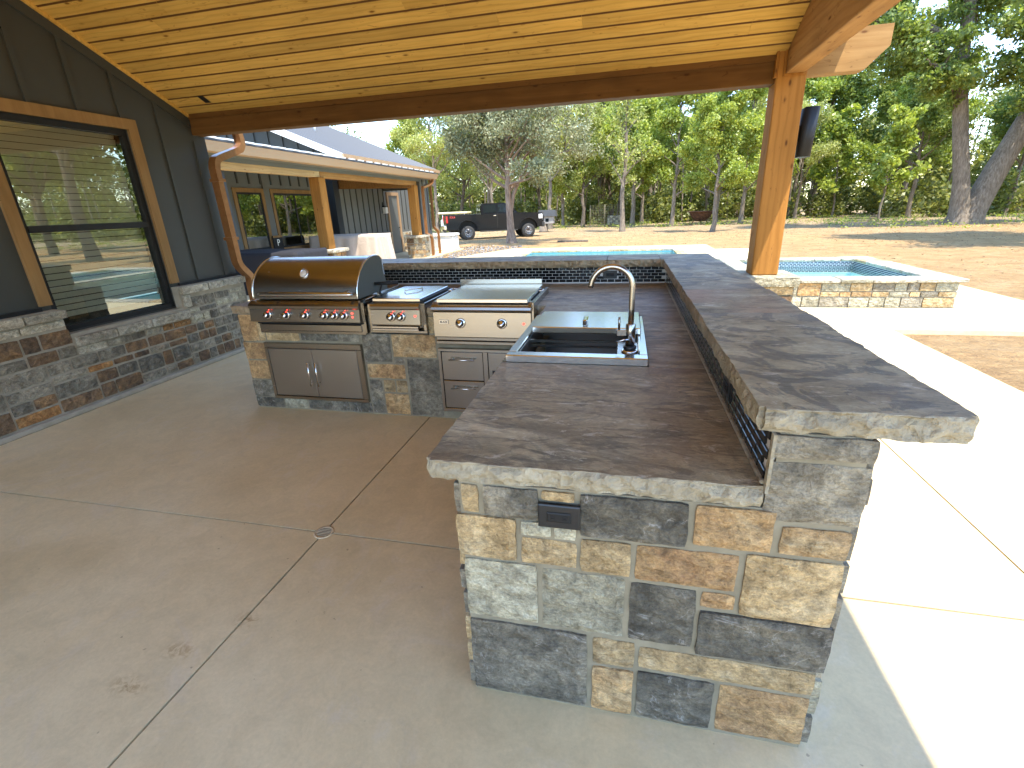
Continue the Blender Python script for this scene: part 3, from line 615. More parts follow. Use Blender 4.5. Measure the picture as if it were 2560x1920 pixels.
# ------------------------------------------------------------------ the house wall on the left
house = thing('house', 'charcoal board-and-batten house with stone wainscot and big window', 'house', (-4.78, 4.0, 0))
WY0, WY1, WZ0, WZ1 = 3.08, 4.25, 0.715, 2.47
mb = MB()
mb.box(-5.0, -4.83, -6, WY0, 0, 4.9); mb.box(-5.0, -4.83, WY1, 5.2, 0, 4.9); mb.box(-5.0, -4.83, WY0, WY1, WZ1, 4.9); mb.box(-5.0, -4.83, WY0, WY1, 0, WZ0)
mb.box(-9.2, -5.0, 5.05, 5.2, 0, 2.9)
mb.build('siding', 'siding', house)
MB().box(-9.0, -5.01, -6, 5.0, -.02, 0.0).build('room_floor', 'dark_void', house)
mb = MB(); mb.box(-6.02, -6.0, -6, 5.0, 0, 3.2); mb.box(-6.0, -5.0, 2.4, 2.42, 0, 3.2); mb.box(-6.0, -5.0, 4.9, 4.92, 0, 3.2); mb.box(-6.0, -5.0, 2.4, 4.9, 3.0, 3.02); mb.build('room_wall', 'dark_void', house)
for y in (-.15, .25, .65, 1.05, 1.45, 1.85, 2.25, 2.645):
    MB().box(-4.83, -4.812, y - .02, y + .02, .955, cz(max(y, 2 - y)) - .1).build('batten', 'siding', house)
for y in (3.04, 3.44, 3.835, 4.225): MB().box(-4.83, -4.812, y - .02, y + .02, 2.565 if y > 2.99 else .955, cz(y) - .115).build('batten', 'siding', house)
for y, zt in ((4.63, cz(4.63) - .115), (5.035, 2.45)): MB().box(-4.83, -4.812, y - .02, y + .02, .955, zt).build('batten', 'siding', house)
vs = []
for y in (5.02, 1.0): vs += [(-4.83, y, cz(y) - .13), (-4.808, y, cz(y) - .13), (-4.808, y, cz(y) - .035), (-4.83, y, cz(y) - .035)]
MB().add(vs, [(0, 1, 2, 3), (7, 6, 5, 4), (0, 4, 5, 1), (1, 5, 6, 2), (2, 6, 7, 3), (3, 7, 4, 0)]).build('frieze_board', 'siding', house)
MB().box(-4.83, -4.80, 4.345, 5.2, .925, .955).build('siding_flashing', 'black_metal', house); MB().box(-4.83, -4.80, 0, 2.99, .925, .955).build('siding_flashing', 'black_metal', house)
win = MB(); win.box(-4.83, -4.80, WY0 - .09, WY0, .965, 2.565); win.box(-4.83, -4.80, WY1, WY1 + .095, .965, 2.565); win.box(-4.83, -4.798, WY0, WY1, WZ1, 2.565)
win = win.build('window', 'trim', house)
mb = MB(); fx0, fx1 = -4.91, -4.845
mb.box(fx0, fx1, WY0 + .002, WY0 + .05, WZ0 + .002, WZ1 - .002); mb.box(fx0, fx1, WY1 - .05, WY1 - .002, WZ0 + .002, WZ1 - .002); mb.box(fx0, fx1, WY0 + .05, WY1 - .05, WZ1 - .055, WZ1 - .002); mb.box(fx0, fx1 + .02, WY0 + .05, WY1 - .05, WZ0 + .002, WZ0 + .045)
mb.box(fx0 + .01, fx1 + .006, WY0 + .05, WY1 - .05, 1.555, 1.612)
mb.build('frame', 'black_metal', win)
def pane(y0, y1, z0, z1, x):
    MB().add([(x, y0, z0), (x, y1, z0), (x, y1, z1), (x, y0, z1)], [(0, 1, 2, 3)]).build('pane', 'glass', win)
pane(WY0 + .05, WY1 - .05, 1.60, WZ1 - .05, -4.872); pane(WY0 + .05, WY1 - .05, WZ0 + .045, 1.56, -4.88)
sl_me = MB().add([(-4.955, WY0 + .055, -.0248), (-4.955, WY1 - .055, -.0248), (-4.940, WY1 - .055, .0248), (-4.940, WY0 + .055, .0248)], [(0, 1, 2, 3)]).mesh('slat', 'blind', house.location * 1)
z = 2.41
while z > 0.80:
    o = bpy.data.objects.new('slat', sl_me); COL.objects.link(o); o.parent = win; o.location = (0, 0, z); 
    z -= 0.056
for o in win.children:
    if o.name.startswith('slat'): o.location.z -= 0
# stone wainscot
MB().box(-4.83, -4.748, -6, WY0, 0, .925).build('stone_backing', 'mortar_pale', house); MB().box(-4.83, -4.748, WY1, 5.2, 0, .925).build('stone_backing', 'mortar_pale', house); MB().box(-4.83, -4.748, WY0, WY1, 0, .70).build('stone_backing', 'mortar_pale', house)
MB().box(-4.748, -4.70, -6, 5.19, 0, .045, 0, .01).build('base_wash', 'mortar_pale', house)
rgs = random.Random(77)
cols = ['dark', 'grey', 'brown', 'rust', 'brown', 'dark', 'rust', 'brown', 'grey']
R1 = ashlar(1.9, 4.2, .05, .50, random.Random(101), .36, .165, .09, .15); R2 = ashlar(4.2, 5.19, .05, .50, random.Random(102), .24, .13, .07, .10)
R3 = ashlar(1.9, 3.1, .50, .76, random.Random(103), .32, .19, .10, .15); R4 = ashlar(4.3, 5.19, .50, .80, random.Random(105), .27, .16, .08, .11); R5 = ashlar(3.1, 4.3, .50, .575, random.Random(107), .30, .09, .06, .14)
R0 = ashlar(-.6, 1.9, .05, .76, random.Random(109), .38, .18, .09, .15)
for RR, cl in ((R0, cols), (R1, cols), (R2, ['dark', 'grey', 'dark', 'grey', 'dark', 'brown']), (R3, cols), (R4, ['dark', 'grey', 'dark', 'lgrey'])):
    stones_on(house, (-4.748, 0, 0), (0, 1, 0), (0, 0, 1), (1, 0, 0), RR, cl, rgs, .020, .012, -.02, .035)
stones_on(house, (-4.748, 0, 0), (0, 1, 0), (0, 0, 1), (1, 0, 0), R5, ['cream', 'cream', 'rust', 'grey'], rgs, .014, .012, -.02)
for (a, b, c, d, fr) in (*[(-.6 + .42 * k, -.18 + .42 * k, .77, .84, .02) for k in range(6)], *[(-.6 + .51 * k, -.09 + .51 * k, .845, .925, .05) for k in range(5)], (1.95, 2.30, .77, .84, .02), (2.30, 2.74, .77, .84, .02), (2.74, 3.08, .77, .84, .02), (1.95, 2.40, .845, .925, .05), (2.40, 2.78, .845, .925, .05), (2.78, 3.10, .845, .925, .05),
                         (3.11, 3.46, .58, .675, .05), (3.46, 3.82, .58, .675, .05), (3.82, 4.29, .58, .675, .05), (4.26, 4.62, .835, .925, .05), (4.62, 4.84, .835, .925, .05), (4.84, 5.20, .835, .925, .05), (4.27, 4.36, .69, .83, .03)):
    stones_on(house, (-4.748, 0, 0), (0, 1, 0), (0, 0, 1), (1, 0, 0), [(a, b, c, d)], ['cream'], rgs, .012, fr, -.07)

# ------------------------------------------------------------------ kitchen island
isl = thing('kitchen_island', 'L-shaped stone outdoor kitchen island with flagstone counter and raised bar', 'kitchen island', (-0.6, 3.2, 0))
XL, XR, YE, YG = -0.472, 0.599, 1.137, 3.314
mb = MB()
mb.box(XL + .018, XR - .018, YE + .008, 2.10, 0, .847); mb.box(.13, XR - .018, 2.10, 2.95, 0, .847); mb.box(XL + .018, .13, 2.10, 2.95, 0, .60); mb.box(XL + .018, XR - .018, 2.95, 4.83, 0, .847)
mb.box(-3.155, XL + .018, YG + .008, 4.83, 0, .70)
mb.box(-3.155, -2.93, YG + .008, 4.83, .70, .847); mb.box(-1.96, -1.94, YG + .008, 4.83, .70, .847); mb.box(-1.45, -1.39, YG + .008, 4.83, .70, .847); mb.box(-.62, XL + .018, YG + .008, 4.83, .70, .847); mb.box(-2.93, -.62, 4.0, 4.83, .70, .847)
mb.box(.385, XR - .018, YE + .008, 4.83, .847, 1.064); mb.box(-2.72, .385, 4.475, 4.83, .847, 1.064)
mb.build('masonry_core', 'mortar', isl)
END = [('tan', -.445, -.395, .745, .84), ('dark', -.38, -.215, .74, .84), ('tan', -.205, -.11, .812, .842), ('dark', -.095, .195, .705, .842), ('orange', .212, .405, .715, .842),
       ('grey', .372, .595, 1.0, 1.06), ('grey', .372, .597, .815, .985), ('orange', .425, .585, .715, .80),
       ('tan', -.47, -.285, .585, .735), ('lgrey', -.268, -.18, .685, .73), ('lgrey', -.17, -.105, .685, .73), ('tan', -.27, -.105, .58, .67), ('tan', -.092, .05, .575, .69), ('orange', .065, .335, .57, .69), ('tan', .352, .585, .49, .70),
       ('lgrey', -.455, -.225, .345, .57), ('lgrey', -.208, .038, .34, .565), ('dark', .055, .238, .34, .555), ('orange', .252, .338, .502, .555), ('dark', .252, .597, .325, .487),
       ('dark', -.455, -.068, .015, .325), ('tan', -.05, .078, .215, .32), ('orange', -.05, .078, .015, .20), ('tan', .092, .582, .225, .31), ('dark', .092, .318, .015, .21), ('orange', .335, .582, .015, .21)]
rge = random.Random(5)
for k, (c, a, b, lo, hi) in enumerate(END):
    mb = MB(); stone_mesh(mb, (0, YE, 0), (1, 0, 0), (0, 0, 1), (0, -1, 0), a, b, lo, hi, rge.uniform(-.003, .006), -.03, 0.020, .006, .004, k); mb.build('stone', c, isl)
# quoins that turn the corners, side faces
for x, en, eu, sgn in ((XL, (-1, 0, 0), (0, -1, 0), -1), (XR, (1, 0, 0), (0, 1, 0), 1)):
    zt = .84 if sgn < 0 else 1.06
    u0, u1 = (YE + .004, 3.31) if sgn > 0 else (-3.30, -YE - .004)
    if sgn > 0: u1 = 4.83
    rr = ashlar(u0, u1, .01, zt, random.Random(60 + sgn), .30, .18, .08, .13)
    stones_on(isl, (x, 0, 0), eu, (0, 0, 1), en, rr, ['tan', 'grey', 'lgrey', 'dark', 'grey', 'tan'], random.Random(61 + sgn), .014, .004, -.03, .09)
GR = [('orange', -3.165, -3.00, .615, .84), ('tan', -2.92, -2.61, .625, .70), ('dark', -2.59, -2.25, .63, .70), ('grey', -2.235, -2.06, .63, .70), ('tan', -2.99, -2.935, .62, .84), ('orange', -3.168, -2.965, .455, .60), ('orange', -3.165, -2.965, .275, .44), ('dark', -3.168, -2.96, .11, .26), ('dark', -3.168, -2.89, .012, .098), ('lgrey', -2.875, -2.655, .012, .095), ('dark', -2.64, -2.25, .012, .095), ('dark', -2.235, -2.035, .012, .095),
      ('dark', -2.03, -1.79, .465, .70), ('orange', -1.77, -1.405, .515, .70), ('tan', -1.447, -1.40, .715, .84), ('grey', -1.955, -1.945, .715, .84), ('grey', -1.77, -1.68, .455, .50), ('orange', -2.02, -1.69, .325, .445), ('dark', -2.02, -1.91, .012, .31), ('tan', -1.895, -1.795, .205, .31), ('tan', -1.78, -1.685, .205, .31), ('orange', -1.895, -1.685, .012, .19), ('grey', -1.665, -1.39, .012, .50), ('grey', -.52, -.475, .012, .84)]
for k, (c, a, b, lo, hi) in enumerate(GR):
    mb = MB(); stone_mesh(mb, (0, YG, 0), (1, 0, 0), (0, 0, 1), (0, -1, 0), a, b, lo, hi, rge.uniform(-.003, .005), -.03, 0.035, .005, .004, k + 50); mb.build('stone', c, isl)
stones_on(isl, (-3.172, 0, 0), (0, -1, 0), (0, 0, 1), (-1, 0, 0), ashlar(-4.83, -3.32, .01, .84, random.Random(70), .3, .18, .08, .13), ['tan', 'grey', 'dark', 'brown'], random.Random(71), .014, .004, -.03, .09)
stones_on(isl, (0, 4.848, 0), (-1, 0, 0), (0, 0, 1), (0, 1, 0), ashlar(-.59, 2.72, .01, 1.06, random.Random(72), .34, .2, .08, .14), ['tan', 'grey', 'dark', 'lgrey'], random.Random(73), .014, .004, -.03, .12)
# counter flagstones
ZC0, ZC1 = .849, .914
def counter(x0, x1, y0, y1, rough, m='slab', e='edge', z0=ZC0, z1=ZC1, amp=.014, step=.012, name='counter_slab'):
    return slab_mesh(x0, x1, y0, y1, z0, z1, rough, amp, step).build(name, [m, e], isl)
counter(-.546, .366, 1.140, 2.066, ('y0', 'x0'), amp=.015, step=.009)
counter(.125, .366, 2.070, 2.936, ())
counter(-.546, .366, 2.940, 3.420, ('x0',), 'slab')
counter(-.652, .366, 3.423, 4.462, ('y0', 'x0'))
counter(-3.224, -2.955, 3.318, 4.462, ('y0', 'x0'), e='edge_tan'); counter(-2.952, -.656, 3.985, 4.462, ())
counter(-1.944, -1.885, 3.318, 3.982, ('y0',), e='edge_tan'); counter(-1.445, -1.390, 3.318, 3.982, ('y0',), e='edge_tan'); 
# bar flagstones
ZB0, ZB1 = 1.066, 1.130
def bar(x0, x1, y0, y1, rough, m='slab_bar', e='edge'): return counter(x0, x1, y0, y1, rough, m, e, ZB0, ZB1, .015, .010, 'bar_slab')
bar(.332, .772, 1.137, 2.212, ('y0', 'x0', 'x1'))
bar(.332, .772, 2.216, 2.822, ('x0', 'x1'), 'slab_red', 'edge_tan')
bar(.332, .760, 2.826, 4.398, ('x0', 'x1'), 'slab_bar', 'edge_tan')
bar(.312, .752, 4.402, 4.835, ('x1', 'y1'))
for a, b, m in ((-.15, .308, 'slab_bar'), (-.568, -.154, 'slab_red'), (-1.378, -.572, 'slab_bar'), (-1.886, -1.382, 'slab'), (-2.76, -1.890, 'slab_bar')): bar(a, b, 4.402, 4.845, ('y0', 'y1'), m, 'edge_tan')
# backsplash: grout bed and black tiles
MB().box(.372, .385, 1.155, 4.462, .914, 1.066).build('grout_bed', 'grout', isl); MB().box(-2.72, .372, 4.462, 4.475, .914, 1.066).build('grout_bed', 'grout', isl)
MB().box(.357, .372, 1.148, 4.455, .914, .925, 0, .003).build('base_trim', 'edge', isl); MB().box(.366, .374, 1.128, 1.148, .90, 1.064).build('tile_edge_trim', 'edge', isl)
TP, TH = .0635, .0272
til_y = MB().box(-.029, .029, -.004, .004, -.0118, .0118, 0, .0018).mesh('tile', 'tile'); til_x = MB().box(-.004, .004, -.029, .029, -.0118, .0118, 0, .0018).mesh('tile', 'tile')
half_y = MB().box(-.029, .029, -.004, .004, -.005, .005, 0, .0018).mesh('tile', 'tile'); half_x = MB().box(-.004, .004, -.029, .029, -.005, .005, 0, .0018).mesh('tile', 'tile')
io = isl.location; cnt = 0; rest = MB()
for r in range(5):
    z = 1.048 - r * TH; 
    for k in range(46):
        x = .332 - k * TP - (TP / 2 if r % 2 else 0)
        if x < -2.42 or (-.19 < x < -.055 and 1 <= r <= 3): continue
        o = bpy.data.objects.new('tile', til_y); COL.objects.link(o); o.parent = isl; o.location = Vector((x, 4.4585, z)) - io; cnt += 1
for r in range(5):
    z = 1.048 - r * TH
    for k in range(52):
        y = 1.185 + k * TP + (TP / 2 if r % 2 else 0)
        if y > 4.44 or (1.58 < y < 1.71 and 1 <= r <= 3): continue
        if cnt < 296:
            o = bpy.data.objects.new('tile', til_x); COL.objects.link(o); o.parent = isl; o.location = Vector((.3685, y, z)) - io; cnt += 1
        else:
            h = .0118; rest.box(.3645, .3725, y - .029, y + .029, z - h, z + h, 0, .0018)
stuff(rest.build('tile_rows', 'tile', isl))

# outlets
def outlet(c, eu, en, label, w=.12, h=.076):
    t_ = thing('power_outlet', label, 'outlet', c, 'black power outlets of the kitchen island'); c, eu, en = Vector(c), Vector(eu), Vector(en); ev = Vector((0, 0, 1))
    def plate(u0, u1, v0, v1, w0, w1, name, m):
        mb = MB(); P = [c + eu * u + ev * v + en * ww for ww in (w0, w1) for (u, v) in ((u0, v0), (u1, v0), (u1, v1), (u0, v1))]
        s_ = .004; Q = [c + eu * (u + (s_ if u < 0 else -s_)) + ev * (v + (s_ if v < 0 else -s_)) + en * (w1 + .002) for (u, v) in ((u0, v0), (u1, v0), (u1, v1), (u0, v1))]
        mb.add(P + Q, [(0, 3, 2, 1)] + [(i, (i + 1) % 4, 4 + (i + 1) % 4, 4 + i) for i in range(4)] + [(4 + i, 4 + (i + 1) % 4, 8 + (i + 1) % 4, 8 + i) for i in range(4)] + [(8, 9, 10, 11)]); return mb.build(name, m, t_)
    plate(-w / 2, w / 2, -h / 2, h / 2, -.004, .006, 'cover_plate', 'black_plastic')
    plate(-w * .29, w * .29, -h * .21, h * .21, .0085, .010, 'receptacle', 'black_metal')
    for s in (-1, 1):
        for q in (-.006, .006): 
            cc_ = s * w * .16; plate(cc_ - .005, cc_ + .005, q - .0012, q + .0012, .0122, .0124, 'slot', 'dark_void')
    return t_
outlet((-.153, YE - .006, .769), (1, 0, 0), (0, -1, 0), 'black outlet on the stone end face under the near counter edge')
outlet((-.122, 4.456, .994), (1, 0, 0), (0, -1, 0), 'black outlet in the tiled backsplash behind the faucet arc', .125, .072)
outlet((.367, 1.645, .994), (0, -1, 0), (-1, 0, 0), 'black outlet in the tile strip under the long bar top', .12, .072)

# ------------------------------------------------------------------ appliances
def bar_handle(mb, p0, p1, r, off, seg=10):
    p0, p1, off = Vector(p0), Vector(p1), Vector(off); d = (p1 - p0).normalized(); L = (p1 - p0).length
    mb.tube([p0 + off, p1 + off], r, seg)
    for f in (.14, .86): q = p0 + d * L * f; mb.tube([q, q + off], r * .8, 8)
    return mb
# double access doors
dr = thing('access_doors', 'double stainless access doors set in the stone below the grill', 'cabinet doors', (-2.49, YG - .02, .11))
fx0, fx1, fz0, fz1 = -2.945, -2.039, .108, .612; yf = YG - .026
mb = MB(); mb.box(fx0, fx1, yf, YG + .03, fz1 - .045, fz1, 0, .003); mb.box(fx0, fx1, yf, YG + .03, fz0, fz0 + .028, 0, .003); mb.box(fx0, fx0 + .026, yf, YG + .03, fz0 + .028, fz1 - .045, 0, .002); mb.box(fx1 - .045, fx1, yf, YG + .03, fz0 + .028, fz1 - .045, 0, .003)
mb.build('frame', 'steel', dr); MB().box(fx0 + .026, fx1 - .045, YG + .005, YG + .03, fz0 + .028, fz1 - .045).build('backing', 'dark_void', dr)
xm = -2.503
for a, b, hx in ((fx0 + .030, xm - .002, xm - .036), (xm + .002, fx1 - .049, xm + .036)):
    d_ = MB().box(a, b, yf + .004, YG + .005, fz0 + .032, fz1 - .049, 0, .003).build('door', 'steel_v', dr)
    bar_handle(MB(), (hx, yf + .004, .245), (hx, yf + .004, .455), .006, (0, -.032, 0)).build('handle', 'steel_hi', d_)

# gas grill
gr = thing('gas_grill', 'big stainless six-knob gas grill with domed lid and red lit knobs', 'grill', (-2.46, 3.5, .70))
gx0, gx1 = -2.945, -1.962
LEDS = []
mb = MB(); mb.prism([(3.285, .70), (3.285, .80), (3.30, .955), (3.96, .955), (3.96, .70)], 0, gx0 + .01, gx1 - .005); mb.build('firebox', 'steel', gr)
pp = [(3.262, .800), (3.222, .806), (3.212, .815), (3.222, .912), (3.214, .922), (3.212, .938), (3.222, .952), (3.262, .972), (3.33, .974), (3.33, .80)]
fix_normals(MB().prism(pp, 0, gx0, gx1).build('control_panel', 'steel', gr))
fix_normals(MB().prism([(3.27, .722), (3.262, .73), (3.262, .776), (3.27, .785), (3.32, .785), (3.32, .722)], 0, -2.90, gx1 - .03).build('drip_tray', 'steel', gr))
MB().box(-2.925, gx1 - .012, 3.258, 3.30, .786, .80).build('tray_slot', 'dark_void', gr)
MB().box(gx1 - .03, gx1 + .012, 3.275, 3.96, .715, .955).build('side_liner', 'steel', gr)
ctl = [(3.275, .985), (3.282, 1.05), (3.305, 1.11), (3.345, 1.165), (3.40, 1.212), (3.47, 1.25), (3.55, 1.274), (3.63, 1.278), (3.69, 1.262), (3.725, 1.225), (3.735, 1.14), (3.75, 1.07), (3.77, .985)]
def smooth_curve(p, k=3):
    out = []
    for i in range(len(p) - 1):
        p0, p1, p2, p3 = p[max(i - 1, 0)], p[i], p[i + 1], p[min(i + 2, len(p) - 1)]
        for j in range(k):
            t_ = j / k; out.append(tuple(0.5 * ((2 * p1[c]) + (-p0[c] + p2[c]) * t_ + (2 * p0[c] - 5 * p1[c] + 4 * p2[c] - p3[c]) * t_ ** 2 + (-p0[c] + 3 * p1[c] - 3 * p2[c] + p3[c]) * t_ ** 3) for c in (0, 1)))
    return out + [p[-1]]
cv = smooth_curve(ctl)
mb = MB(); n = len(cv); lx0, lx1 = -2.935, -1.985
mb.add([(lx0 + .012, y, z) for y, z in cv] + [(lx1 - .012, y, z) for y, z in cv], [(i, i + 1, n + i + 1, n + i) for i in range(n - 1)], 0, True)
lid = mb.build('lid', 'steel', gr)
for x0, x1 in ((lx0, lx0 + .012), (lx1 - .012, lx1)):
    MB().prism([(y, z) for y, z in cv], 0, x0 + .001, x1 - .001).build('lid_end', 'steel_side', lid)
    rim = [(x0 + .006, y, z) for y, z in cv[:-4]]; MB().tube(rim, .0075, 8).build('lid_rim', 'steel_hi', lid)
hb = MB(); hb.tube([(-2.82, 3.206, 1.033), (-2.79, 3.206, 1.033), (-2.02, 3.206, 1.03), (-1.99, 3.206, 1.03)], [.010, .017, .017, .010], 12)
for x in (-2.74, -2.07): hb.tube([(x, 3.206, 1.032), (x, 3.285, 1.04)], .011, 8)
hb.build('handle', 'steel_hi', lid)
tn = Vector((0, -.86, .5)).normalized(); tc = Vector((-2.474, 3.350, 1.168))
th = MB().lathe([(.040, -.01), (.040, .012), (.034, .016), (.031, .012), (.0, .012)], tc, tn, 24).build('thermometer', 'chrome', lid)
MB().lathe([(.029, .0125), (.029, .0135), (.0, .0136)], tc, tn, 20).build('dial', 'grout', th)
def knob(parent, x, y, z, lit=True, r=.026):
    ax = Vector((0, -1, .12)).normalized(); c = Vector((x, y, z))
    k_ = MB().lathe([(r * 1.28, .0), (r * 1.3, .006), (r * 1.12, .010), (r * .98, .010)], c, ax, 22).build('knob', 'chrome', parent)
    MB().lathe([(r * .99, .0105), (r * .94, .034), (r * .86, .0345)], c, ax, 22).build('grip', 'black_plastic', k_)
    MB().lathe([(r * .84, .0346), (r * .86, .037), (r * .80, .041), (r * .0, .0415)], c, ax, 22).build('face', 'steel_hi', k_)
    if lit:
        m_ = MB(); m_.tube([c + Vector((math.cos(a) * r * 1.08, -.012, math.sin(a) * r * 1.08)) for a in (1.05, 1.2, 1.35)], .0028, 6); m_.tube([c + Vector((r * .75 + q, -.008, r * 1.45 + q * 1.2)) for q in (0, .006)], .0026, 6); m_.build('light', 'led', k_)
for x in (-2.772, -2.604, -2.433, -2.261, -2.176, -2.092): knob(gr, x, 3.213, .868)
for z in (.885, .856): MB().lathe([(.008, 0), (.008, .004), (0, .005)], (-2.022, 3.218, z), (0, -1, 0), 12).build('igniter_light', 'led', gr)
rt = MB(); rt.tube([(-1.985, 3.55, 1.06), (-1.80, 3.60, 1.06)], .013, 10); rt.tube([(-1.93, 3.57, 1.06), (-1.925, 3.5, .985)], .007, 8); rt.build('rotisserie_handle', 'black_metal', gr)
rt = MB(); rt.tube([(-1.975, 3.25, .962), (-1.95, 3.9, .985)], .008, 8); rt.box(-1.945, -1.925, 3.50, 3.53, .95, 1.0); rt.build('rotisserie_bracket', 'steel', gr)

# side burner
sb = thing('side_burner', 'narrow two-knob stainless side burner between the grill and the griddle', 'side burner', (-1.66, 3.5, .72))
mb = MB(); mb.box(-1.925, -1.865, 3.285, 3.88, .735, .945, 0, .003); mb.box(-1.475, -1.448, 3.285, 3.88, .735, .955, 0, .003); mb.box(-1.865, -1.475, 3.40, 3.88, .735, .945); mb.box(-1.925, -1.448, 3.285, 3.30, .72, .736); mb.build('liner', 'steel', sb)
fix_normals(MB().prism([(3.27, .785), (3.225, .793), (3.216, .803), (3.226, .912), (3.216, .922), (3.214, .94), (3.228, .955), (3.27, .966), (3.40, .966), (3.40, .785)], 0, -1.868, -1.468).build('control_panel', 'steel', sb))
mb = MB(); mb.box(-1.895, -1.505, 3.262, 3.285, .742, .758, 0, .003); mb.box(-1.895, -1.505, 3.258, 3.285, .762, .778, 0, .003); mb.build('drip_tray', 'steel_hi', sb)
sl = MB().box(-1.862, -1.470, 3.262, 3.86, .968, .992, 0, .004).build('lid', 'steel_hi', sb)
MB().box(-1.47, -1.452, 3.275, 3.87, .955, .978, 0, .002).build('side_rail', 'black_metal', sb)
MB().tube([(-1.70, 3.50, .994), (-1.70, 3.51, 1.008), (-1.665, 3.56, 1.012), (-1.64, 3.60, 1.012), (-1.62, 3.66, 1.008), (-1.62, 3.665, .994)], .006, 8).build('handle', 'chrome', sl)
for x in (-1.698, -1.619): knob(sb, x, 3.217, .862)
MB().lathe([(.008, 0), (.008, .004), (0, .005)], (-1.505, 3.222, .868), (0, -1, 0), 12).build('igniter_light', 'led', sb)

# griddle
gd = thing('griddle', 'wide two-knob stainless griddle with flat cover and low back lip', 'griddle', (-1.0, 3.5, .64))
fix_normals(MB().prism([(3.245, .705), (3.238, .712), (3.245, .893), (3.30, .893), (3.30, .705)], 0, -1.37, -.632).build('control_panel', 'steel', gd))
fix_normals(MB().prism([(3.25, .895), (3.228, .903), (3.220, .918), (3.226, .935), (3.25, .952), (3.29, .966), (3.33, .966), (3.33, .895)], 0, -1.375, -.628, 0).build('bull_nose', 'steel', gd))
mb = MB(); mb.box(-1.372, -.63, 3.268, 3.33, .675, .702, 0, .004); mb.box(-1.372, -.63, 3.262, 3.33, .645, .672, 0, .004); mb.build('grease_tray', 'steel', gd)
mb = MB(); mb.box(-1.36, -.64, 3.33, 3.96, .70, .955); mb.build('griddle_box', 'steel', gd)
MB().box(-1.385, -1.362, 3.30, 3.96, .89, .962, 0, .003).build('side_liner', 'steel', gd); MB().box(-.638, -.612, 3.27, 3.96, .80, .962, 0, .003).build('side_liner', 'steel', gd)
gl_ = MB().box(-1.335, -.652, 3.245, 3.925, .965, .992, 0, .003).build('cover', 'steel_hi', gd)
for x in (-1.352, -.632):
    m_ = MB(); s_ = -1 if x < -1 else 1
    m_.tube([(x - s_ * .015, 3.62, .985), (x + s_ * .025, 3.62, .99), (x + s_ * .025, 3.72, .99), (x - s_ * .015, 3.72, .985)], .006, 8); m_.build('handle', 'chrome', gl_)
MB().box(-1.385, -.665, 3.945, 3.96, .955, 1.034, 0, .002).build('back_lip', 'steel', gd)
for x in (-1.16, -.845): knob(gd, x, 3.243, .815, False, .029)
MB().lathe([(.009, 0), (.009, .004), (0, .005)], (-.684, 3.243, .816), (0, -1, 0), 12).build('igniter_light', 'led', gd)
MB().box(-1.325, -1.253, 3.236, 3.243, .808, .838, 0, .001).build('badge', 'steel_hi', gd)
lettering('BLAZE', .020, 'black_metal', gd, (-1.289, 3.2345, .823), (1, 0, 0), (0, 0, 1))

# drawer unit
du = thing('drawer_unit', 'stainless two-drawer cabinet with side door set below the griddle', 'drawers', (-.95, YG - .02, .08))
ux0, ux1, uz0, uz1 = -1.380, -.545, .075, .602; yf = YG - .024
mb = MB(); mb.box(ux0, ux1, yf, YG + .03, uz1 - .024, uz1, 0, .003); mb.box(ux0, ux1, yf, YG + .03, uz0, uz0 + .028, 0, .003); mb.box(ux0, ux0 + .022, yf, YG + .03, uz0 + .028, uz1 - .024); mb.box(ux1 - .022, ux1, yf, YG + .03, uz0 + .028, uz1 - .024); mb.box(-1.018, -.984, yf, YG + .03, uz0 + .028, uz1 - .024)
mb.build('frame', 'steel', du); MB().box(ux0 + .022, ux1 - .022, YG + .002, YG + .03, uz0 + .028, uz1 - .024).build('backing', 'dark_void', du)
for (a, b, c, d) in ((ux0 + .026, -1.022, .346, uz1 - .028), (ux0 + .026, -1.022, uz0 + .032, .338)):
    dd = MB().box(a, b, yf + .003, YG + .002, c, d, 0, .003).build('drawer', 'steel', du); z = d - .055
    bar_handle(MB(), (-1.288, yf + .003, z), (-1.084, yf + .003, z), .0055, (0, -.03, 0)).build('handle', 'steel_hi', dd)
td = MB().box(-.980, ux1 - .026, yf + .003, YG + .002, uz0 + .032, uz1 - .028, 0, .003).build('door', 'steel', du)
MB().box(-.95, -.915, yf + .0005, yf + .0025, .40, .435).build('sticker', 'black_plastic', td)
bar_handle(MB(), (-.86, yf + .003, z + .24), (-.66, yf + .003, z + .24), .0055, (0, -.03, 0)).build('handle', 'steel_hi', td)

# sink
sk = thing('sink', 'stainless drop-in bar sink with sliding cover in the counter', 'sink', (-.2, 2.5, .65))
sx0, sx1, sy0, sy1 = -.532, .122, 2.072, 2.936; ox0, ox1, oy0, oy1 = -.488, .082, 2.135, 2.885
mb = MB(); zt = .949
mb.box(sx0, sx1, sy0, oy0, .895, zt, 0, .004); mb.box(sx0, sx1, oy1, sy1, .895, zt, 0, .004); mb.box(sx0, ox0, oy0, oy1, .895, zt, 0, .004); mb.box(ox1, sx1, oy0, oy1, .895, zt, 0, .004)
mb.build('rim', 'steel_hi', sk)
mb = MB(); mb.box(ox0, ox1, oy0, oy1, .66, .675); mb.box(ox0 - .004, ox0 + .002, oy0, oy1, .66, .93); mb.box(ox1 - .002, ox1 + .004, oy0, oy1, .66, .93); mb.box(ox0, ox1, oy0 - .004, oy0 + .002, .66, .93); mb.box(ox0, ox1, oy1 - .002, oy1 + .004, .66, .93); mb.build('basin', 'steel_v', sk)
mb = MB(); mb.box(ox0, ox1 - .10, 2.43, 2.445, .915, .926); mb.box(ox0, ox1 - .10, 2.405, 2.415, .895, .905); mb.build('ledge_rail', 'steel', sk)
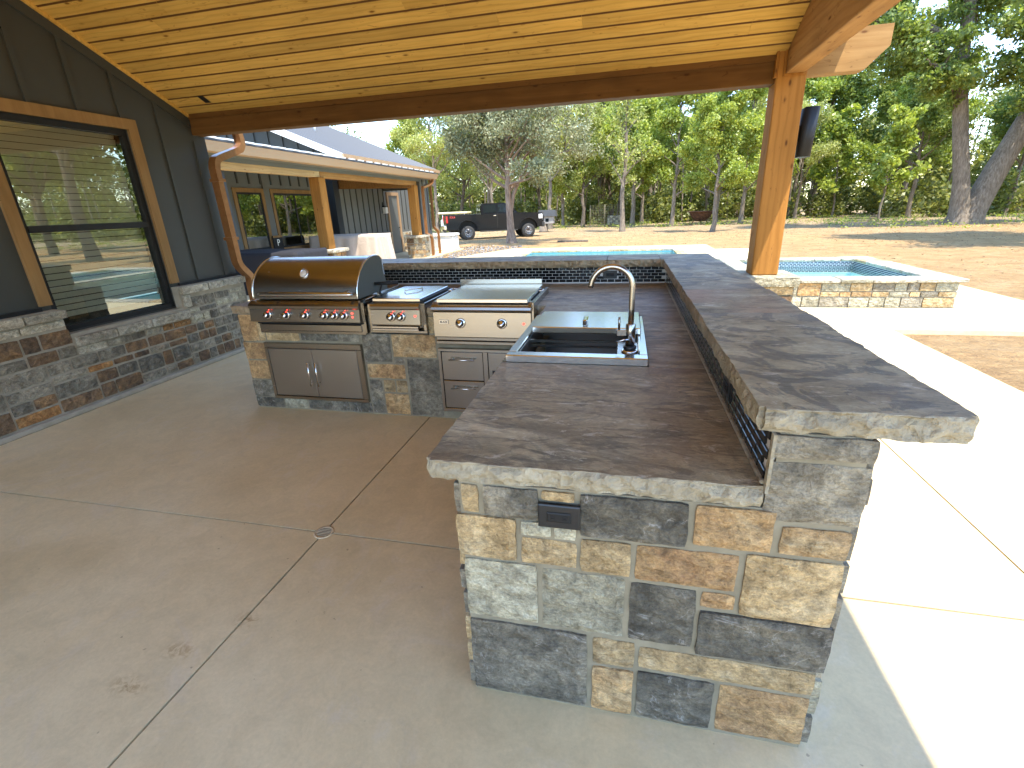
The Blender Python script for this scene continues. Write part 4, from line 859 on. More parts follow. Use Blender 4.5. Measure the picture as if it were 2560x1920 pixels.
sl = MB().box(-.478, .098, 2.478, 2.885, .952, .986, 0, .004).build('cover', 'steel_hi', sk)
MB().box(-.205, -.180, 2.50, 2.60, .988, 1.022, 0, .005).build('handle', 'chrome', sl)
MB().box(ox1 - .10, ox1, oy0, 2.40, .918, .932, 0, .003).build('faucet_deck', 'steel', sk)
fc = thing('faucet', 'brushed nickel gooseneck faucet arching over the bar sink', 'faucet', (.041, 2.235, .932))
fx, fy = .041, 2.235
MB().lathe([(.040, 0), (.041, .006), (.034, .012), (.030, .012)], (fx, fy, .932), (0, 0, 1), 24).build('flange', 'chrome', fc)
MB().lathe([(.028, .0), (.031, .006), (.031, .016), (.022, .02)], (fx, fy, .944), (0, 0, 1), 24).build('gasket', 'black_plastic', fc)
MB().lathe([(.0225, 0), (.0225, .105), (.019, .108)], (fx, fy, .962), (0, 0, 1), 24).build('body', 'brushed_nickel', fc)
R_ = .094; path = [(fx, fy, 1.06), (fx, fy, 1.14), (fx, fy, 1.238)] + [(fx - R_ + R_ * math.cos(a), fy, 1.238 + R_ * math.sin(a)) for a in np.linspace(.15, math.pi * .96, 22)] + [(fx - 2 * R_ - .002, fy, 1.238)]
MB().tube(path, .0135, 16).build('spout', 'brushed_nickel', fc)
vb = MB(); vb.box(-.022, .022, fy - .016, fy + .016, 1.012, 1.040, 0, .002); vb = vb.build('valve_block', 'brushed_nickel', fc)
MB().tube([(-.012, fy, 1.04), (-.012, fy, 1.10)], .0055, 8).build('pin_lever', 'steel', vb)
MB().tube([(fx, fy - .02, .995), (fx - .03, fy - .03, .998), (fx - .065, fy - .035, .985)], [.006, .004, .003], 8).build('spray_lever', 'chrome', fc)

# floor drain
fd = thing('floor_drain', 'small round slotted floor drain where the slab joints cross', 'drain', (-1.515, 1.821, 0))
MB().lathe([(.052, -.002), (.052, .003), (.040, .0035), (.040, -.001)], (-1.515, 1.821, .0), (0, 0, 1), 28).build('rim', 'cream_plastic', fd)
MB().lathe([(.041, .0005), (.0, .0006)], (-1.515, 1.821, .0), (0, 0, 1), 24).build('sump', 'dark_void', fd)
for k in range(-3, 4):
    h = math.sqrt(.0405 ** 2 - (k * .0115) ** 2); MB().box(-1.515 - h, -1.515 + h, 1.821 + k * .0115 - .0026, 1.821 + k * .0115 + .0026, .001, .0034).build('bar', 'cream_plastic', fd)

# near downspout
ds = thing('downspout', 'corrugated copper-brown downspout at the near house corner', 'downspout', (-4.78, 5.25, 0))
path = [(-4.76, 5.56, 2.66), (-4.76, 5.585, 2.50), (-4.76, 5.56, 2.44), (-4.76, 5.50, 2.395), (-4.76, 5.18, 2.285), (-4.76, 5.12, 2.245), (-4.76, 5.095, 2.18), (-4.76, 5.09, 2.06), (-4.76, 5.10, 1.25), (-4.76, 5.105, 1.10), (-4.755, 5.14, 1.02), (-4.75, 5.22, .93), (-4.75, 5.245, .87), (-4.75, 5.25, .62), (-4.75, 5.255, .10)]
path = [(x + .055, y + .02, z) for x, y, z in path]
def spline(p, k=4):
    out = []
    for i in range(len(p) - 1):
        p0, p1, p2, p3 = [Vector(p[max(0, min(len(p) - 1, j))]) for j in (i - 1, i, i + 1, i + 2)]
        for j in range(k):
            q = j / k; out.append(0.5 * (2 * p1 + (p2 - p0) * q + (2 * p0 - 5 * p1 + 4 * p2 - p3) * q * q + (3 * p1 - p0 - 3 * p2 + p3) * q ** 3))
    return out + [Vector(p[-1])]
MB().rect_tube(spline(path), .095, .075).build('pipe', 'copper', ds)
for z in (2.02, 1.36): MB().box(-4.765, -4.64, 5.06, 5.17, z, z + .035).build('strap', 'copper', ds)
for i in range(7):
    a = path[4]; b = path[6]; q = i / 6; y = 5.22 - .13 * q; z = 2.295 - .09 * q ** 1.5
    
MB().box(-4.83, -4.70, 5.50, 5.62, 2.60, 2.70).build('outlet_box', 'copper', ds)

# ------------------------------------------------------------------ porch wing beyond the kitchen
wg = thing('porch_wing', 'slate-grey house wing with cedar porch, metal roof and copper gutter', 'house', (-9.0, 13, 0))
XW = -9.3
mb = MB()
mb.box(-9.5, XW, 10.35, 14.3, 0, 3.2); mb.box(-9.5, XW, 15.15, 20.6, .0, 3.4); mb.box(-12, -9.5, 20.4, 20.6, 0, 3.3); mb.box(-9.3, -7.5, 18.22, 18.3, 2.4, 3.0); mb.box(-11.2, -11.0, 5.2, 20, 0, 3.3); mb.box(-11, -9.5, 10.35, 10.5, 0, 3.2)
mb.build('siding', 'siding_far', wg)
mb = MB(); mb.box(-9.4, -7.55, 5.2, 17.3, 2.70, 2.74); mb.build('porch_ceiling', 'dark_void', wg)
for y in [10.7 + .4 * k for k in range(9)] + [15.4 + .4 * k for k in range(13)]:
    zlo = 2.42 if (10.3 < y < 13.8 or 18.4 < y < 19.5) else .9
    MB().box(XW, XW + .022, y - .022, y + .022, zlo, 2.70).build('batten', 'siding', wg)
MB().box(XW, XW + .03, 11.53, 11.75, 0, 2.7).build('corner_board', 'siding_far', wg)
def far_window(y0, y1, z0, z1, split):
    m_ = MB(); t_ = .10
    m_.box(XW, XW + .035, y0, y0 + t_, z0, z1); m_.box(XW, XW + .035, y1 - t_, y1, z0, z1); m_.box(XW, XW + .037, y0 + t_, y1 - t_, z1 - t_, z1); m_.box(XW, XW + .037, y0 + t_, y1 - t_, z0, z0 + t_)
    w_ = m_.build('window', 'trim', wg)
    m_ = MB(); a, b, c, d = y0 + t_, y1 - t_, z0 + t_, z1 - t_
    for (p, q, r, s) in ((a, a + .05, c, d), (b - .05, b, c, d), (a + .05, b - .05, c, c + .05), (a + .05, b - .05, d - .05, d)): m_.box(XW, XW + .02, p, q, r, s)
    cuts = [a + .05] + ([(a + b) / 2] if split else []) + [b - .05]
    if split: m_.box(XW, XW + .02, (a + b) / 2 - .03, (a + b) / 2 + .03, c + .05, d - .05)
    m_.build('frame', 'black_metal', w_); MB().box(XW, XW + .003, a + .05, b - .05, c + .05, d - .05).build('backing', 'dark_void', w_)
    for p, q in zip(cuts, cuts[1:]): MB().add([(XW + .012, p, c + .05), (XW + .012, q, c + .05), (XW + .012, q, d - .05), (XW + .012, p, d - .05)], [(0, 1, 2, 3)]).build('pane', 'glass_dark', w_)
far_window(10.46, 11.52, .72, 2.32, False); far_window(11.77, 13.75, .70, 2.32, True)
# door with trim
m_ = MB(); m_.box(XW, XW + .05, 18.42, 18.54, 0, 2.37); m_.box(XW, XW + .05, 19.33, 19.47, 0, 2.37); m_.box(XW, XW + .052, 18.54, 19.33, 2.25, 2.37); dw = m_.build('door', 'gutter', wg)
MB().box(XW, XW + .02, 18.54, 19.33, 0, 2.25).build('door_leaf', 'siding_far', dw)
m_ = MB(); m_.tube([(XW + .02, 19.25, 1.0), (XW + .07, 19.25, 1.0)], .02, 8); m_.build('handle', 'black_metal', dw)
lp = MB(); lp.box(XW, XW + .10, 18.02, 18.16, 1.82, 1.86); lp.box(XW + .02, XW + .03, 18.02, 18.16, 1.86, 2.0); lp = lp.build('wall_lantern', 'black_metal', wg)
MB().box(XW + .02, XW + .16, 18.0, 18.18, 1.58, 1.81, 0, .01).build('lantern_glass', 'white_metal', lp)
rq = random.Random(55)
MB().box(XW, XW + .06, 15.2, 18.42, 0, .80).build('wainscot_backing', 'mortar_pale', wg); MB().box(XW, XW + .06, 19.47, 20.6, 0, .80).build('wainscot_backing', 'mortar_pale', wg)
for (a, b) in ((16.9, 18.40), (19.49, 20.58)):
    stones_on(wg, (XW + .06, 0, 0), (0, 1, 0), (0, 0, 1), (1, 0, 0), ashlar(a, b, 0, .78, rq, .30, .19, .08, .14), ['tan', 'grey', 'orange', 'lgrey', 'brown', 'cream'], rq, .03, .02, -.02, .12)
slab = slab_mesh(XW, XW + .14, 15.2, 18.40, .80, .86, ('x1',), .008, .08).build('ledge_stone', ['cream', 'cream'], wg)
# porch posts on stone piers
for k, y in enumerate((11.30, 17.0)):
    MB().box(-7.64, -7.36, y - .14, y + .14, .78, 2.49, 0, .01).build('porch_post', 'cedar_z', wg)
    MB().box(-7.80, -7.20, y - .30, y + .30, 0, .70).build('pier_core', 'mortar_pale', wg)
    for o, eu, en, a, b in (((0, y - .30, 0), (1, 0, 0), (0, -1, 0), -7.81, -7.19), ((-7.20, 0, 0), (0, 1, 0), (1, 0, 0), y - .31, y + .31)):
        stones_on(wg, o, eu, (0, 0, 1), en, ashlar(a, b, 0, .70, rq, .30, .19, .08, .14), ['tan', 'grey', 'orange', 'lgrey', 'brown'], rq, .03, .02, -.02, .12)
    slab_mesh(-7.88, -7.12, y - .38, y + .38, .70, .78, ('x0', 'x1', 'y0', 'y1'), .012, .06).build('cap_stone', ['cream', 'cream'], wg)
# porch beams
MB().box(-7.60, -7.40, 5.25, 11.30, 2.49, 2.64, 0, .006).build('porch_beam', 'cedar_pale', wg); MB().box(-7.605, -7.395, 11.305, 17.14, 2.485, 2.635, 0, .006).build('porch_beam', 'cedar_y', wg)
vs = []
d = Vector((-1.75, -1.85, 0)); nn = Vector((1.85, -1.75, 0)).normalized() * .09
for q in (Vector((-7.52, 16.95, 0)), Vector((-7.52, 16.95, 0)) + d): vs += [(q + nn) + Vector((0, 0, 2.40)), (q - nn) + Vector((0, 0, 2.40)), (q - nn) + Vector((0, 0, 2.66)), (q + nn) + Vector((0, 0, 2.66))]
MB().add(vs, [(0, 1, 2, 3), (7, 6, 5, 4), (0, 4, 5, 1), (1, 5, 6, 2), (2, 6, 7, 3), (3, 7, 4, 0)]).build('diagonal_beam', 'cedar_x', wg)
MB().box(-7.38, -7.34, 5.3, 17.3, 2.62, 2.80).build('fascia', 'siding_far', wg)
fix_normals(MB().prism([(-7.0, 2.69), (-6.88, 2.70), (-6.85, 2.78), (-6.83, 2.86), (-6.86, 2.865), (-6.88, 2.80), (-7.0, 2.79)], 1, 5.6, 17.9).build('gutter', 'gutter', wg))
MB().box(-7.36, -7.0, 5.3, 17.9, 2.70, 2.72).build('soffit', 'siding_far', wg)
vs = [(-6.87, 5.5, 2.875), (-9.4, 5.5, 3.24), (-9.4, 17.9, 3.24), (-6.87, 17.9, 2.875)]; vs += [(x, y, z + .03) for x, y, z in vs]
MB().add(vs, [(0, 1, 2, 3), (7, 6, 5, 4), (0, 4, 5, 1), (1, 5, 6, 2), (2, 6, 7, 3), (3, 7, 4, 0)]).build('porch_roof', 'roof_metal', wg)
for k in range(27):
    y = 5.6 + k * .45; vs = [(-6.86, y, 2.908), (-6.86, y + .25, 2.908), (-9.4, y + .25, 3.272), (-9.4, y, 3.272)]; vs += [(a, b, c + .028) for a, b, c in vs]
    MB().add(vs, [(0, 1, 2, 3), (7, 6, 5, 4), (0, 4, 5, 1), (1, 5, 6, 2), (2, 6, 7, 3), (3, 7, 4, 0)]).build('roof_panel', 'white_metal', wg)
# upper metal roof over the wing
def ur(x): return 3.0 + .41 * (-7.0 - x)
vs = [(-6.98, 11.7, ur(-6.98)), (-12.4, 11.7, ur(-12.4)), (-12.4, 18.3, ur(-12.4)), (-6.98, 18.3, ur(-6.98))]; vs += [(x, y, z + .04) for x, y, z in vs]
MB().add(vs, [(0, 1, 2, 3), (7, 6, 5, 4), (0, 4, 5, 1), (1, 5, 6, 2), (2, 6, 7, 3), (3, 7, 4, 0)]).build('upper_roof', 'roof_metal', wg)
for k in range(22):
    y = 11.85 + k * .30; a, b = -7.0, -12.38; MB().add([(a, y, ur(a) + .04), (a, y + .03, ur(a) + .04), (b, y + .03, ur(b) + .04), (b, y, ur(b) + .04), (a, y + .015, ur(a) + .065), (b, y + .015, ur(b) + .065)], [(0, 1, 4), (1, 2, 5, 4), (0, 4, 5, 3), (2, 3, 5)]).build('roof_seam', 'roof_metal', wg)
MB().add([(-6.95, 11.66, ur(-6.95) - .10), (-12.4, 11.66, ur(-12.4) - .10), (-12.4, 11.66, ur(-12.4) + .06), (-6.95, 11.66, ur(-6.95) + .06), (-6.95, 11.74, ur(-6.95) - .10), (-12.4, 11.74, ur(-12.4) - .10), (-12.4, 11.74, ur(-12.4) + .06), (-6.95, 11.74, ur(-6.95) + .06)], [(0, 1, 2, 3), (7, 6, 5, 4), (0, 4, 5, 1), (1, 5, 6, 2), (2, 6, 7, 3), (3, 7, 4, 0)]).build('rake_trim', 'white_metal', wg)
MB().box(-7.02, -6.90, 11.7, 18.3, 2.93, 3.03).build('upper_gutter', 'gutter', wg)
MB().add([(-7.1, 12.1, 2.95), (-14, 12.1, 2.95), (-14, 12.1, ur(-14)), (-7.1, 12.1, ur(-7.1))], [(0, 1, 2, 3)]).build('gable_wall', 'siding', wg)
for k in range(12): x = -7.6 - .42 * k; MB().box(x - .022, x + .022, 12.07, 12.10, 3.0, ur(x) - .01).build('batten', 'siding', wg)
MB().tube([(-9.6, 14.8, ur(-9.6)), (-9.6, 14.8, ur(-9.6) + .28)], .035, 10).build('roof_vent_pipe', 'white_metal', wg)
MB().box(-7.5, -7.42, 17.45, 18.3, .75, 2.95).build('end_wall', 'siding_far', wg)
for k in range(2): y = 17.7 + .4 * k; MB().box(-7.42, -7.40, y - .022, y + .022, .9, 2.95).build('batten', 'siding', wg)
MB().box(-7.5, -7.38, 17.45, 18.3, 0, .75).build('wainscot_backing', 'mortar_pale', wg)
p = [(-6.92, 17.55, 2.70), (-6.95, 17.55, 2.60), (-7.05, 17.45, 2.50), (-7.18, 17.28, 2.42), (-7.22, 17.24, 2.32), (-7.22, 17.24, .95), (-7.22, 17.24, .82), (-7.10, 17.35, .70), (-7.08, 17.36, .5), (-7.08, 17.36, .02)]
MB().rect_tube(spline(p, 3), .09, .07).build('downspout', 'copper', wg)
p = [(-7.34, 18.3, 2.9), (-7.34, 18.3, 1.2), (-7.33, 18.3, 1.0), (-7.2, 18.32, .85), (-7.18, 18.32, .75), (-7.18, 18.32, .0)]
MB().rect_tube(spline(p, 3), .09, .07).build('downspout', 'copper', wg)

# sign leaning by the windows
sg = thing('porch_sign', 'tall black board sign with white letters leaning between the porch windows', 'sign', (-9.2, 11.62, 0))
MB().box(-9.235, -9.205, 11.45, 11.82, .02, 1.14, 0, .004).build('board', 'black_metal', sg); MB().box(-9.205, -9.20, 11.45, 11.82, 1.085, 1.14).build('top_strip', 'trim', sg)
lettering('P', .24, 'blind', sg, (-9.203, 11.635, .945), (0, 1, 0), (0, 0, 1)); lettering('O', .24, 'blind', sg, (-9.203, 11.635, .70), (0, 1, 0), (0, 0, 1))

# covered furniture
def draped(name, label, cat, x0, x1, y0, y1, h, m, seed, sag=.04, fold=.05):
    r_ = random.Random(seed); n = 96; per = []
    for k in range(n):
        q = k / n * 4; e = int(q); f_ = q - e
        P_ = [((x0 + (x1 - x0) * f_), y0), (x1, y0 + (y1 - y0) * f_), (x1 - (x1 - x0) * f_, y1), (x0, y1 - (y1 - y0) * f_)][e]; nr = [(0, -1), (1, 0), (0, 1), (-1, 0)][e]; per.append((P_, nr))
    mb = MB(); vs = []; L = [(1.0, -.03), (.985, .0), (.90, .012), (.6, .03), (.3, .05), (.0, .07)]
    for (fz, off) in L:
        for k, ((x, y), nr) in enumerate(per):
            w = off + fold * (1 - fz) * mn.noise(Vector((x * 3 + seed, y * 3, 0))) * 1.4 + (fold * .5 * (1 - fz) * math.sin(k * 1.4 + mn.noise(Vector((k * .3, seed, 0))) * 4))
            vs.append((x + nr[0] * w, y + nr[1] * w, h * fz + .03 * mn.noise(Vector((x * 1.5, y * 1.5, seed))) * fz - (.02 if fz == 1.0 else 0)))
    fs = [(i * n + k, (i + 1) * n + k, (i + 1) * n + (k + 1) % n, i * n + (k + 1) % n) for i in range(len(L) - 1) for k in range(n)]
    c_ = ((x0 + x1) / 2, (y0 + y1) / 2, h + .01); vs.append(c_); fs += [(k, (k + 1) % n, len(vs) - 1) for k in range(n)]
    mb.add(vs, fs, 0, True); o = mb.build(name, m, None, ((x0 + x1) / 2, (y0 + y1) / 2, 0)); return tag(o, label, cat)
def cloth(name, c):
    t = NT(name); v = t.coord(); return t.set(Base_Color=c, Roughness=.85, Normal=t.bump(t.noise(v, 7, 5, .6, .8), .5, .03))
MAT['tan_cloth'] = cloth('tan_canvas', (.42, .34, .27)); MAT['navy_cloth'] = cloth('navy_canvas', (.012, .012, .016))
draped('covered_sofa', 'tan canvas cover draped over long furniture behind the porch post', 'furniture cover', -8.9, -6.75, 12.55, 13.4, 1.06, 'tan_cloth', 4, fold=.16)
draped('covered_table', 'dark canvas cover over low furniture just behind the grill lid', 'furniture cover', -8.9, -6.75, 9.0, 10.1, .91, 'navy_cloth', 9)

# generator
ge = thing('standby_generator', 'pale boxy standby generator on the gravel by the house corner', 'generator', (-7.7, 20.1, 0))
gz = Tz(-7.5, 20)
MB().box(-8.10, -6.98, 19.5, 20.3, gz, gz + .08, 0, .01).build('pad', 'concrete', ge)
MB().box(-8.06, -7.02, 19.55, 20.25, gz + .08, .60, 0, .05).build('cabinet', 'white_metal', ge)
fix_normals(MB().prism([(19.50, .60), (20.30, .60), (20.24, .68), (19.56, .68)], 0, -8.10, -6.98).build('lid', 'white_metal', ge))
for k in range(7): MB().box(-7.95, -7.60, 19.538, 19.549, .14 + k * .05, .165 + k * .05).build('louver', 'grout', ge)

# ------------------------------------------------------------------ black pickup truck
MAT['car_black'] = plain('black_car_paint', (.004, .0045, .006), .30, 0.0, Specular_IOR_Level=.2, Coat_Weight=.22, Coat_Roughness=.04)
MAT['car_glass'] = plain('tinted_glass', (.012, .016, .016), .03)
MAT['rubber'] = plain('rubber', (.03, .029, .027), .85); MAT['rim'] = plain('alloy', (.20, .20, .21), .3, 1.0)
MAT['tail'] = plain('tail_light', (.45, .015, .015), .2); MAT['lamp'] = plain('head_light', (.75, .75, .74), .1)
MAT['decal'] = plain('red_decal', (.6, .06, .05), .4)
def arch(cx, r, z0, n=9): return [(cx + r * math.cos(a), z0 + r * math.sin(a)) for a in np.linspace(math.pi, 0, n)]
def truck(name, label, loc, yaw, paint, detail=True):
    t_ = thing(name, label, 'truck', (0, 0, 0)); rw, fw = -1.95, 1.95
    low = [(-3.28, .66), (-3.28, 1.02), (-3.24, 1.50), (-1.10, 1.50), (-1.08, 1.52), (1.02, 1.52), (1.10, 1.56), (2.55, 1.50), (2.78, 1.42), (2.86, 1.15), (2.88, .72), (2.60, .66)]
    bottom = [(fw + .62, .62)] + list(reversed(arch(fw, .60, .60))) + [(fw - .62, .56), (rw + .62, .56)] + list(reversed(arch(rw, .60, .60))) + [(rw - .62, .64)]
    poly = low + bottom
    fix_normals(MB().prism(poly, 1, -.98, .98).build('body', paint, t_))
    cab = MB(); b0, b1 = (-1.10, 1.52), (1.30, 1.55); prof = [(-1.10, 1.50), (1.28, 1.53), (.62, 2.10), (.42, 2.16), (-.80, 2.16), (-1.02, 2.10)]
    n = len(prof); vs = [(x, s * (.97 if z < 1.7 else .78), z) for s in (-1, 1) for x, z in prof]
    cab.add(vs, [(i, (i + 1) % n, n + (i + 1) % n, n + i) for i in range(n)] + [tuple(range(n)), tuple(n + k for k in reversed(range(n)))]); fix_normals(cab.build('cabin', paint, t_))
    def side(s, z): return s * (.97 + (.78 - .97) * (z - 1.53) / .6 + .006)
    for s in (-1, 1):
        for pts in ([(-.93, 1.60), (-.12, 1.60), (-.12, 2.06), (-.86, 2.06)], [(-.02, 1.60), (.98, 1.60), (.52, 2.06), (-.02, 2.06)]):
            MB().add([(x, side(s, z), z) for x, z in pts], [(0, 1, 2, 3)]).build('side_window', 'car_glass', t_)
        d1 = MB().box(-.075, -.06, s * .975 - .012, s * .975 + .012, .66, 1.56).build('door_seam', 'rubber', t_)
        for x in (-.30, .72): MB().box(x, x + .16, s * .985 - .018, s * .985 + .018, 1.40, 1.44, 0, .006).build('door_handle', 'chrome', t_)
        MB().box(.86, 1.02, s * 1.12 - .10, s * 1.12 + .10, 1.58, 1.84, 0, .03).build('mirror', paint, t_)
        MB().box(-3.29, -3.17, s * .93 - .06, s * .93 + .06, 1.08, 1.48, 0, .01).build('tail_light', 'tail', t_)
        MB().box(2.62, 2.885, s * .80 - .19, s * .80 + .19, 1.12, 1.40, 0, .02).build('headlight', 'lamp', t_)
        for cx in (rw, fw):
            m_ = MB(); o_ = arch(cx, .66, .60, 13); i_ = arch(cx, .585, .60, 13)
            m_.prism(o_ + list(reversed(i_)), 1, s * .97, s * 1.03); fix_normals(m_.build('fender_flare', paint, t_))
        MB().box(-1.2, 1.25, s * .95 - .09, s * .95 + .09, .48, .54, 0, .02).build('side_step', 'rubber', t_)
    MB().add([(1.28, -.90, 1.555), (1.28, .90, 1.555), (.635, .74, 2.09), (.635, -.74, 2.09)], [(0, 1, 2, 3)]).build('windscreen', 'car_glass', t_).location.x += .012
    MB().add([(-1.115, -.85, 1.62), (-1.115, .85, 1.62), (-1.06, .74, 2.06), (-1.06, -.74, 2.06)], [(0, 1, 2, 3)]).build('rear_window', 'car_glass', t_)
    mb_ = MB(); mb_.box(-3.10, -1.2, -.82, .82, 1.501, 1.504); mb_.build('bed_liner', 'rubber', t_)
    mb_ = MB(); mb_.box(-3.24, -1.12, -.98, -.88, 1.50, 1.54, 0, .01); mb_.box(-3.24, -1.12, .88, .98, 1.50, 1.54, 0, .01); mb_.build('bed_rail', paint, t_)
    MB().box(-3.42, -3.26, -.95, .95, .70, .94, 0, .03).build('rear_bumper', 'chrome', t_); MB().box(2.84, 3.04, -1.0, 1.0, .62, .92, 0, .04).build('front_bumper', 'rubber', t_)
    MB().box(2.86, 2.905, -.60, .60, .98, 1.40, 0, .01).build('grille', 'rubber', t_)
    gb = MB()
    for s in (-1, 1): gb.tube([(3.02, s * .5, .75), (3.10, s * .5, 1.15), (3.02, s * .5, 1.50)], .05, 8)
    for z in (.95, 1.25, 1.48): gb.tube([(3.06, -.5, z), (3.06, .5, z)], .035, 8)
    gb.build('brush_guard', 'rubber', t_)
    for cx in (rw, fw):
        for s in (-1, 1):
            w_ = MB().lathe([(.24, -.14), (.40, -.14), (.43, -.10), (.435, 0), (.43, .10), (.40, .14), (.24, .14)], (cx, s * .86, .43), (0, 1, 0), 28).build('wheel', 'rubber', t_)
            m_ = MB().lathe([(.25, s * .10), (.255, s * .148), (.225, s * .150), (.21, s * .142), (0, s * .142)], (cx, s * .86, .43), (0, 1, 0), 24)
            for k in range(8):
                a = k * math.pi / 4; u_ = Vector((math.cos(a), 0, math.sin(a))); c0 = Vector((cx, s * (.86 + .15), .43)); m_.tube([c0 + u_ * .04, c0 + u_ * .225], [.035, .022], 6)
            m_.build('rim', 'rim', w_); MB().lathe([(.06, 0), (.05, s * .03), (0, s * .035)], (cx, s * 1.01, .43), (0, 1, 0), 12).build('hub_cap', 'rubber', w_)
    MB().tube([(rw, -.8, .43), (rw, .8, .43)], .09, 8).build('axle', 'rubber', t_); MB().tube([(fw, -.8, .43), (fw, .8, .43)], .08, 8).build('axle', 'rubber', t_); MB().box(-3.0, 2.6, -.5, .5, .50, .66).build('chassis', 'rubber', t_)
    for cx in (rw, fw): MB().box(cx - .63, cx + .63, -.70, .70, .52, 1.22).build('wheel_well', 'rubber', t_)
    if detail: lettering('FX4', .20, 'decal', t_, (-2.88, -.986, 1.40), (1, 0, 0), (0, 0, 1))
    t_.location = loc; t_.rotation_euler = (0, 0, yaw); return t_
tr = truck('pickup_truck', 'lifted black four-door pickup truck parked behind the cedar tree', (-8.25, 31.25, Tz(-8, 31) - .03), math.radians(26), 'car_black')
# pale vehicle half hidden behind the truck's tail
MAT['car_cream'] = plain('cream_paint', (.62, .55, .33), .4); MAT['car_white'] = plain('white_paint', (.6, .6, .62), .4)
pv = thing('parked_cart', 'cream-topped white utility cart half hidden behind the black truck tail', 'cart', (-15.4, 44.0, Tz(-15, 44)))
px, py, pz = -15.4, 44.0, Tz(-15, 44)
MB().box(px - 1.3, px + 1.3, py - .65, py + .65, pz + .50, pz + 1.15, 0, .08).build('body', 'car_white', pv); MB().box(px - 1.5, px + 1.35, py - .7, py + .7, pz + 1.62, pz + 1.80, 0, .07).build('roof', 'car_cream', pv)
for dx in (-1.1, 1.1):
    for dy in (-.6, .6): MB().tube([(px + dx, py + dy, pz + 1.1), (px + dx * .95, py + dy, pz + 1.65)], .035, 6).build('roof_post', 'car_white', pv)
for dx in (-.85, .9):
    for dy in (-.62, .62): MB().lathe([(.14, -.1), (.28, -.1), (.30, 0), (.28, .1), (.14, .1)], (px + dx, py + dy, pz + .29), (0, 1, 0), 16).build('wheel', 'rubber', pv)
for k in range(3): MB().box(px - .8 + k * .5, px - .5 + k * .5, py - .66, py - .645, pz + .72, pz + 1.02).build('side_panel', 'car_glass', pv)

# rusty fire bowl
MAT['rust_metal'] = stone_mat('rusted_steel', (.05, .022, .012), (.13, .055, .028), (.22, .10, .045), .8)
fp = thing('fire_bowl', 'rusty brown metal fire bowl on short legs in the yard', 'fire bowl', (6.25, 45.5, Tz(6, 45)))
bx, by, bz = 6.25, 45.5, Tz(6, 45)
MB().lathe([(.05, .22), (.35, .28), (.68, .50), (.92, .86), (.98, 1.02), (1.25, 1.05), (1.25, 1.08), (.94, 1.06), (.86, .86), (.62, .55), (.3, .34), (.0, .30)], (bx, by, bz), (0, 0, 1), 28).build('bowl', 'rust_metal', fp)
for k in range(3):
    a = k * 2.09 + .5; MB().tube([(bx + .5 * math.cos(a), by + .5 * math.sin(a), bz + .42), (bx + .8 * math.cos(a), by + .8 * math.sin(a), bz)], .045, 8).build('leg', 'rust_metal', fp)
# small shed-roofed box on a stump
bh = thing('birdhouse_stump', 'tree stump holding a little white house under a dark slanted roof', 'birdhouse', (-6.3, 38.6, Tz(-6, 38)))
bx, by, bz = -6.3, 38.6, Tz(-6, 38)
MB().lathe([(.42, 0), (.34, .1), (.32, .9), (.0, .9)], (bx, by, bz), (0, 0, 1), 14).build('stump', 'bark', bh)
wv = MB().box(bx - .05, bx + .85, by - .3, by + .3, bz + .62, bz + 1.15, 0, .01).build('box', 'blind_box', bh); MB().box(bx + .2, bx + .45, by - .31, by - .295, bz + .75, bz + 1.0).build('window', 'car_glass', wv)
fix_normals(MB().prism([(bx - .35, bz + 1.15), (bx + 1.05, bz + 1.15), (bx + .95, bz + 1.60), (bx - .30, bz + 1.62)], 1, by - .42, by + .42).build('roof', 'roof_metal', bh))
# wire pen and pallet of stone
pn = thing('wire_pen', 'thin grey wire mesh panel fence between two yard trees', 'fence', (-1.7, 45.8, Tz(0, 46)))
pz = Tz(0, 46)
for x in (-3.2, -1.9, -.5): MB().tube([(x, 46.0, pz), (x, 46.0, pz + 1.95)], .022, 6).build('post', 'mortar', pn)
mb = MB()
for k in range(19): x = -3.2 + k * .15; mb.box(x - .004, x + .004, 45.99, 46.0, pz + .1, pz + 1.9)
for k in range(13): z = pz + .1 + k * .15; mb.box(-3.2, -.5, 45.985, 45.99, z - .004, z + .004)
mb.build('wire_mesh', 'mortar', pn)
pa = thing('stone_pallet', 'pallet stacked with pale stone behind the wire mesh panel', 'pallet', (-1.1, 48.5, Tz(0, 48)))
pz = Tz(0, 48); rp = random.Random(4)
for k in range(4): MB().box(-1.75, -.45, 48.0 + k * .26, 48.18 + k * .26, pz + .10, pz + .14).build('plank', 'trim', pa)
for k in range(3): MB().box(-1.7 + k * .55, -1.6 + k * .55, 48.0, 48.96, pz, pz + .10).build('runner', 'trim', pa)
for z in range(4):
    for k in range(5):
        x = -1.72 + k * .25; MB().box(x, x + .23, 48.02 + rp.uniform(0, .05), 48.9, pz + .145 + z * .2, pz + .33 + z * .2, 0, .02).build('stone', rp.choice(['lgrey', 'dark', 'lgrey']), pa)
lg = tag(MB().tube([(-3.3, 24.5, -.10), (-2.6, 24.45, -.09), (-1.8, 24.6, -.10)], [.07, .08, .06], 8).build('fallen_branch', 'bark_dark', None, (-2.6, 24.5, -.15)), 'short dark fallen log on the dirt beyond the pool', 'log')

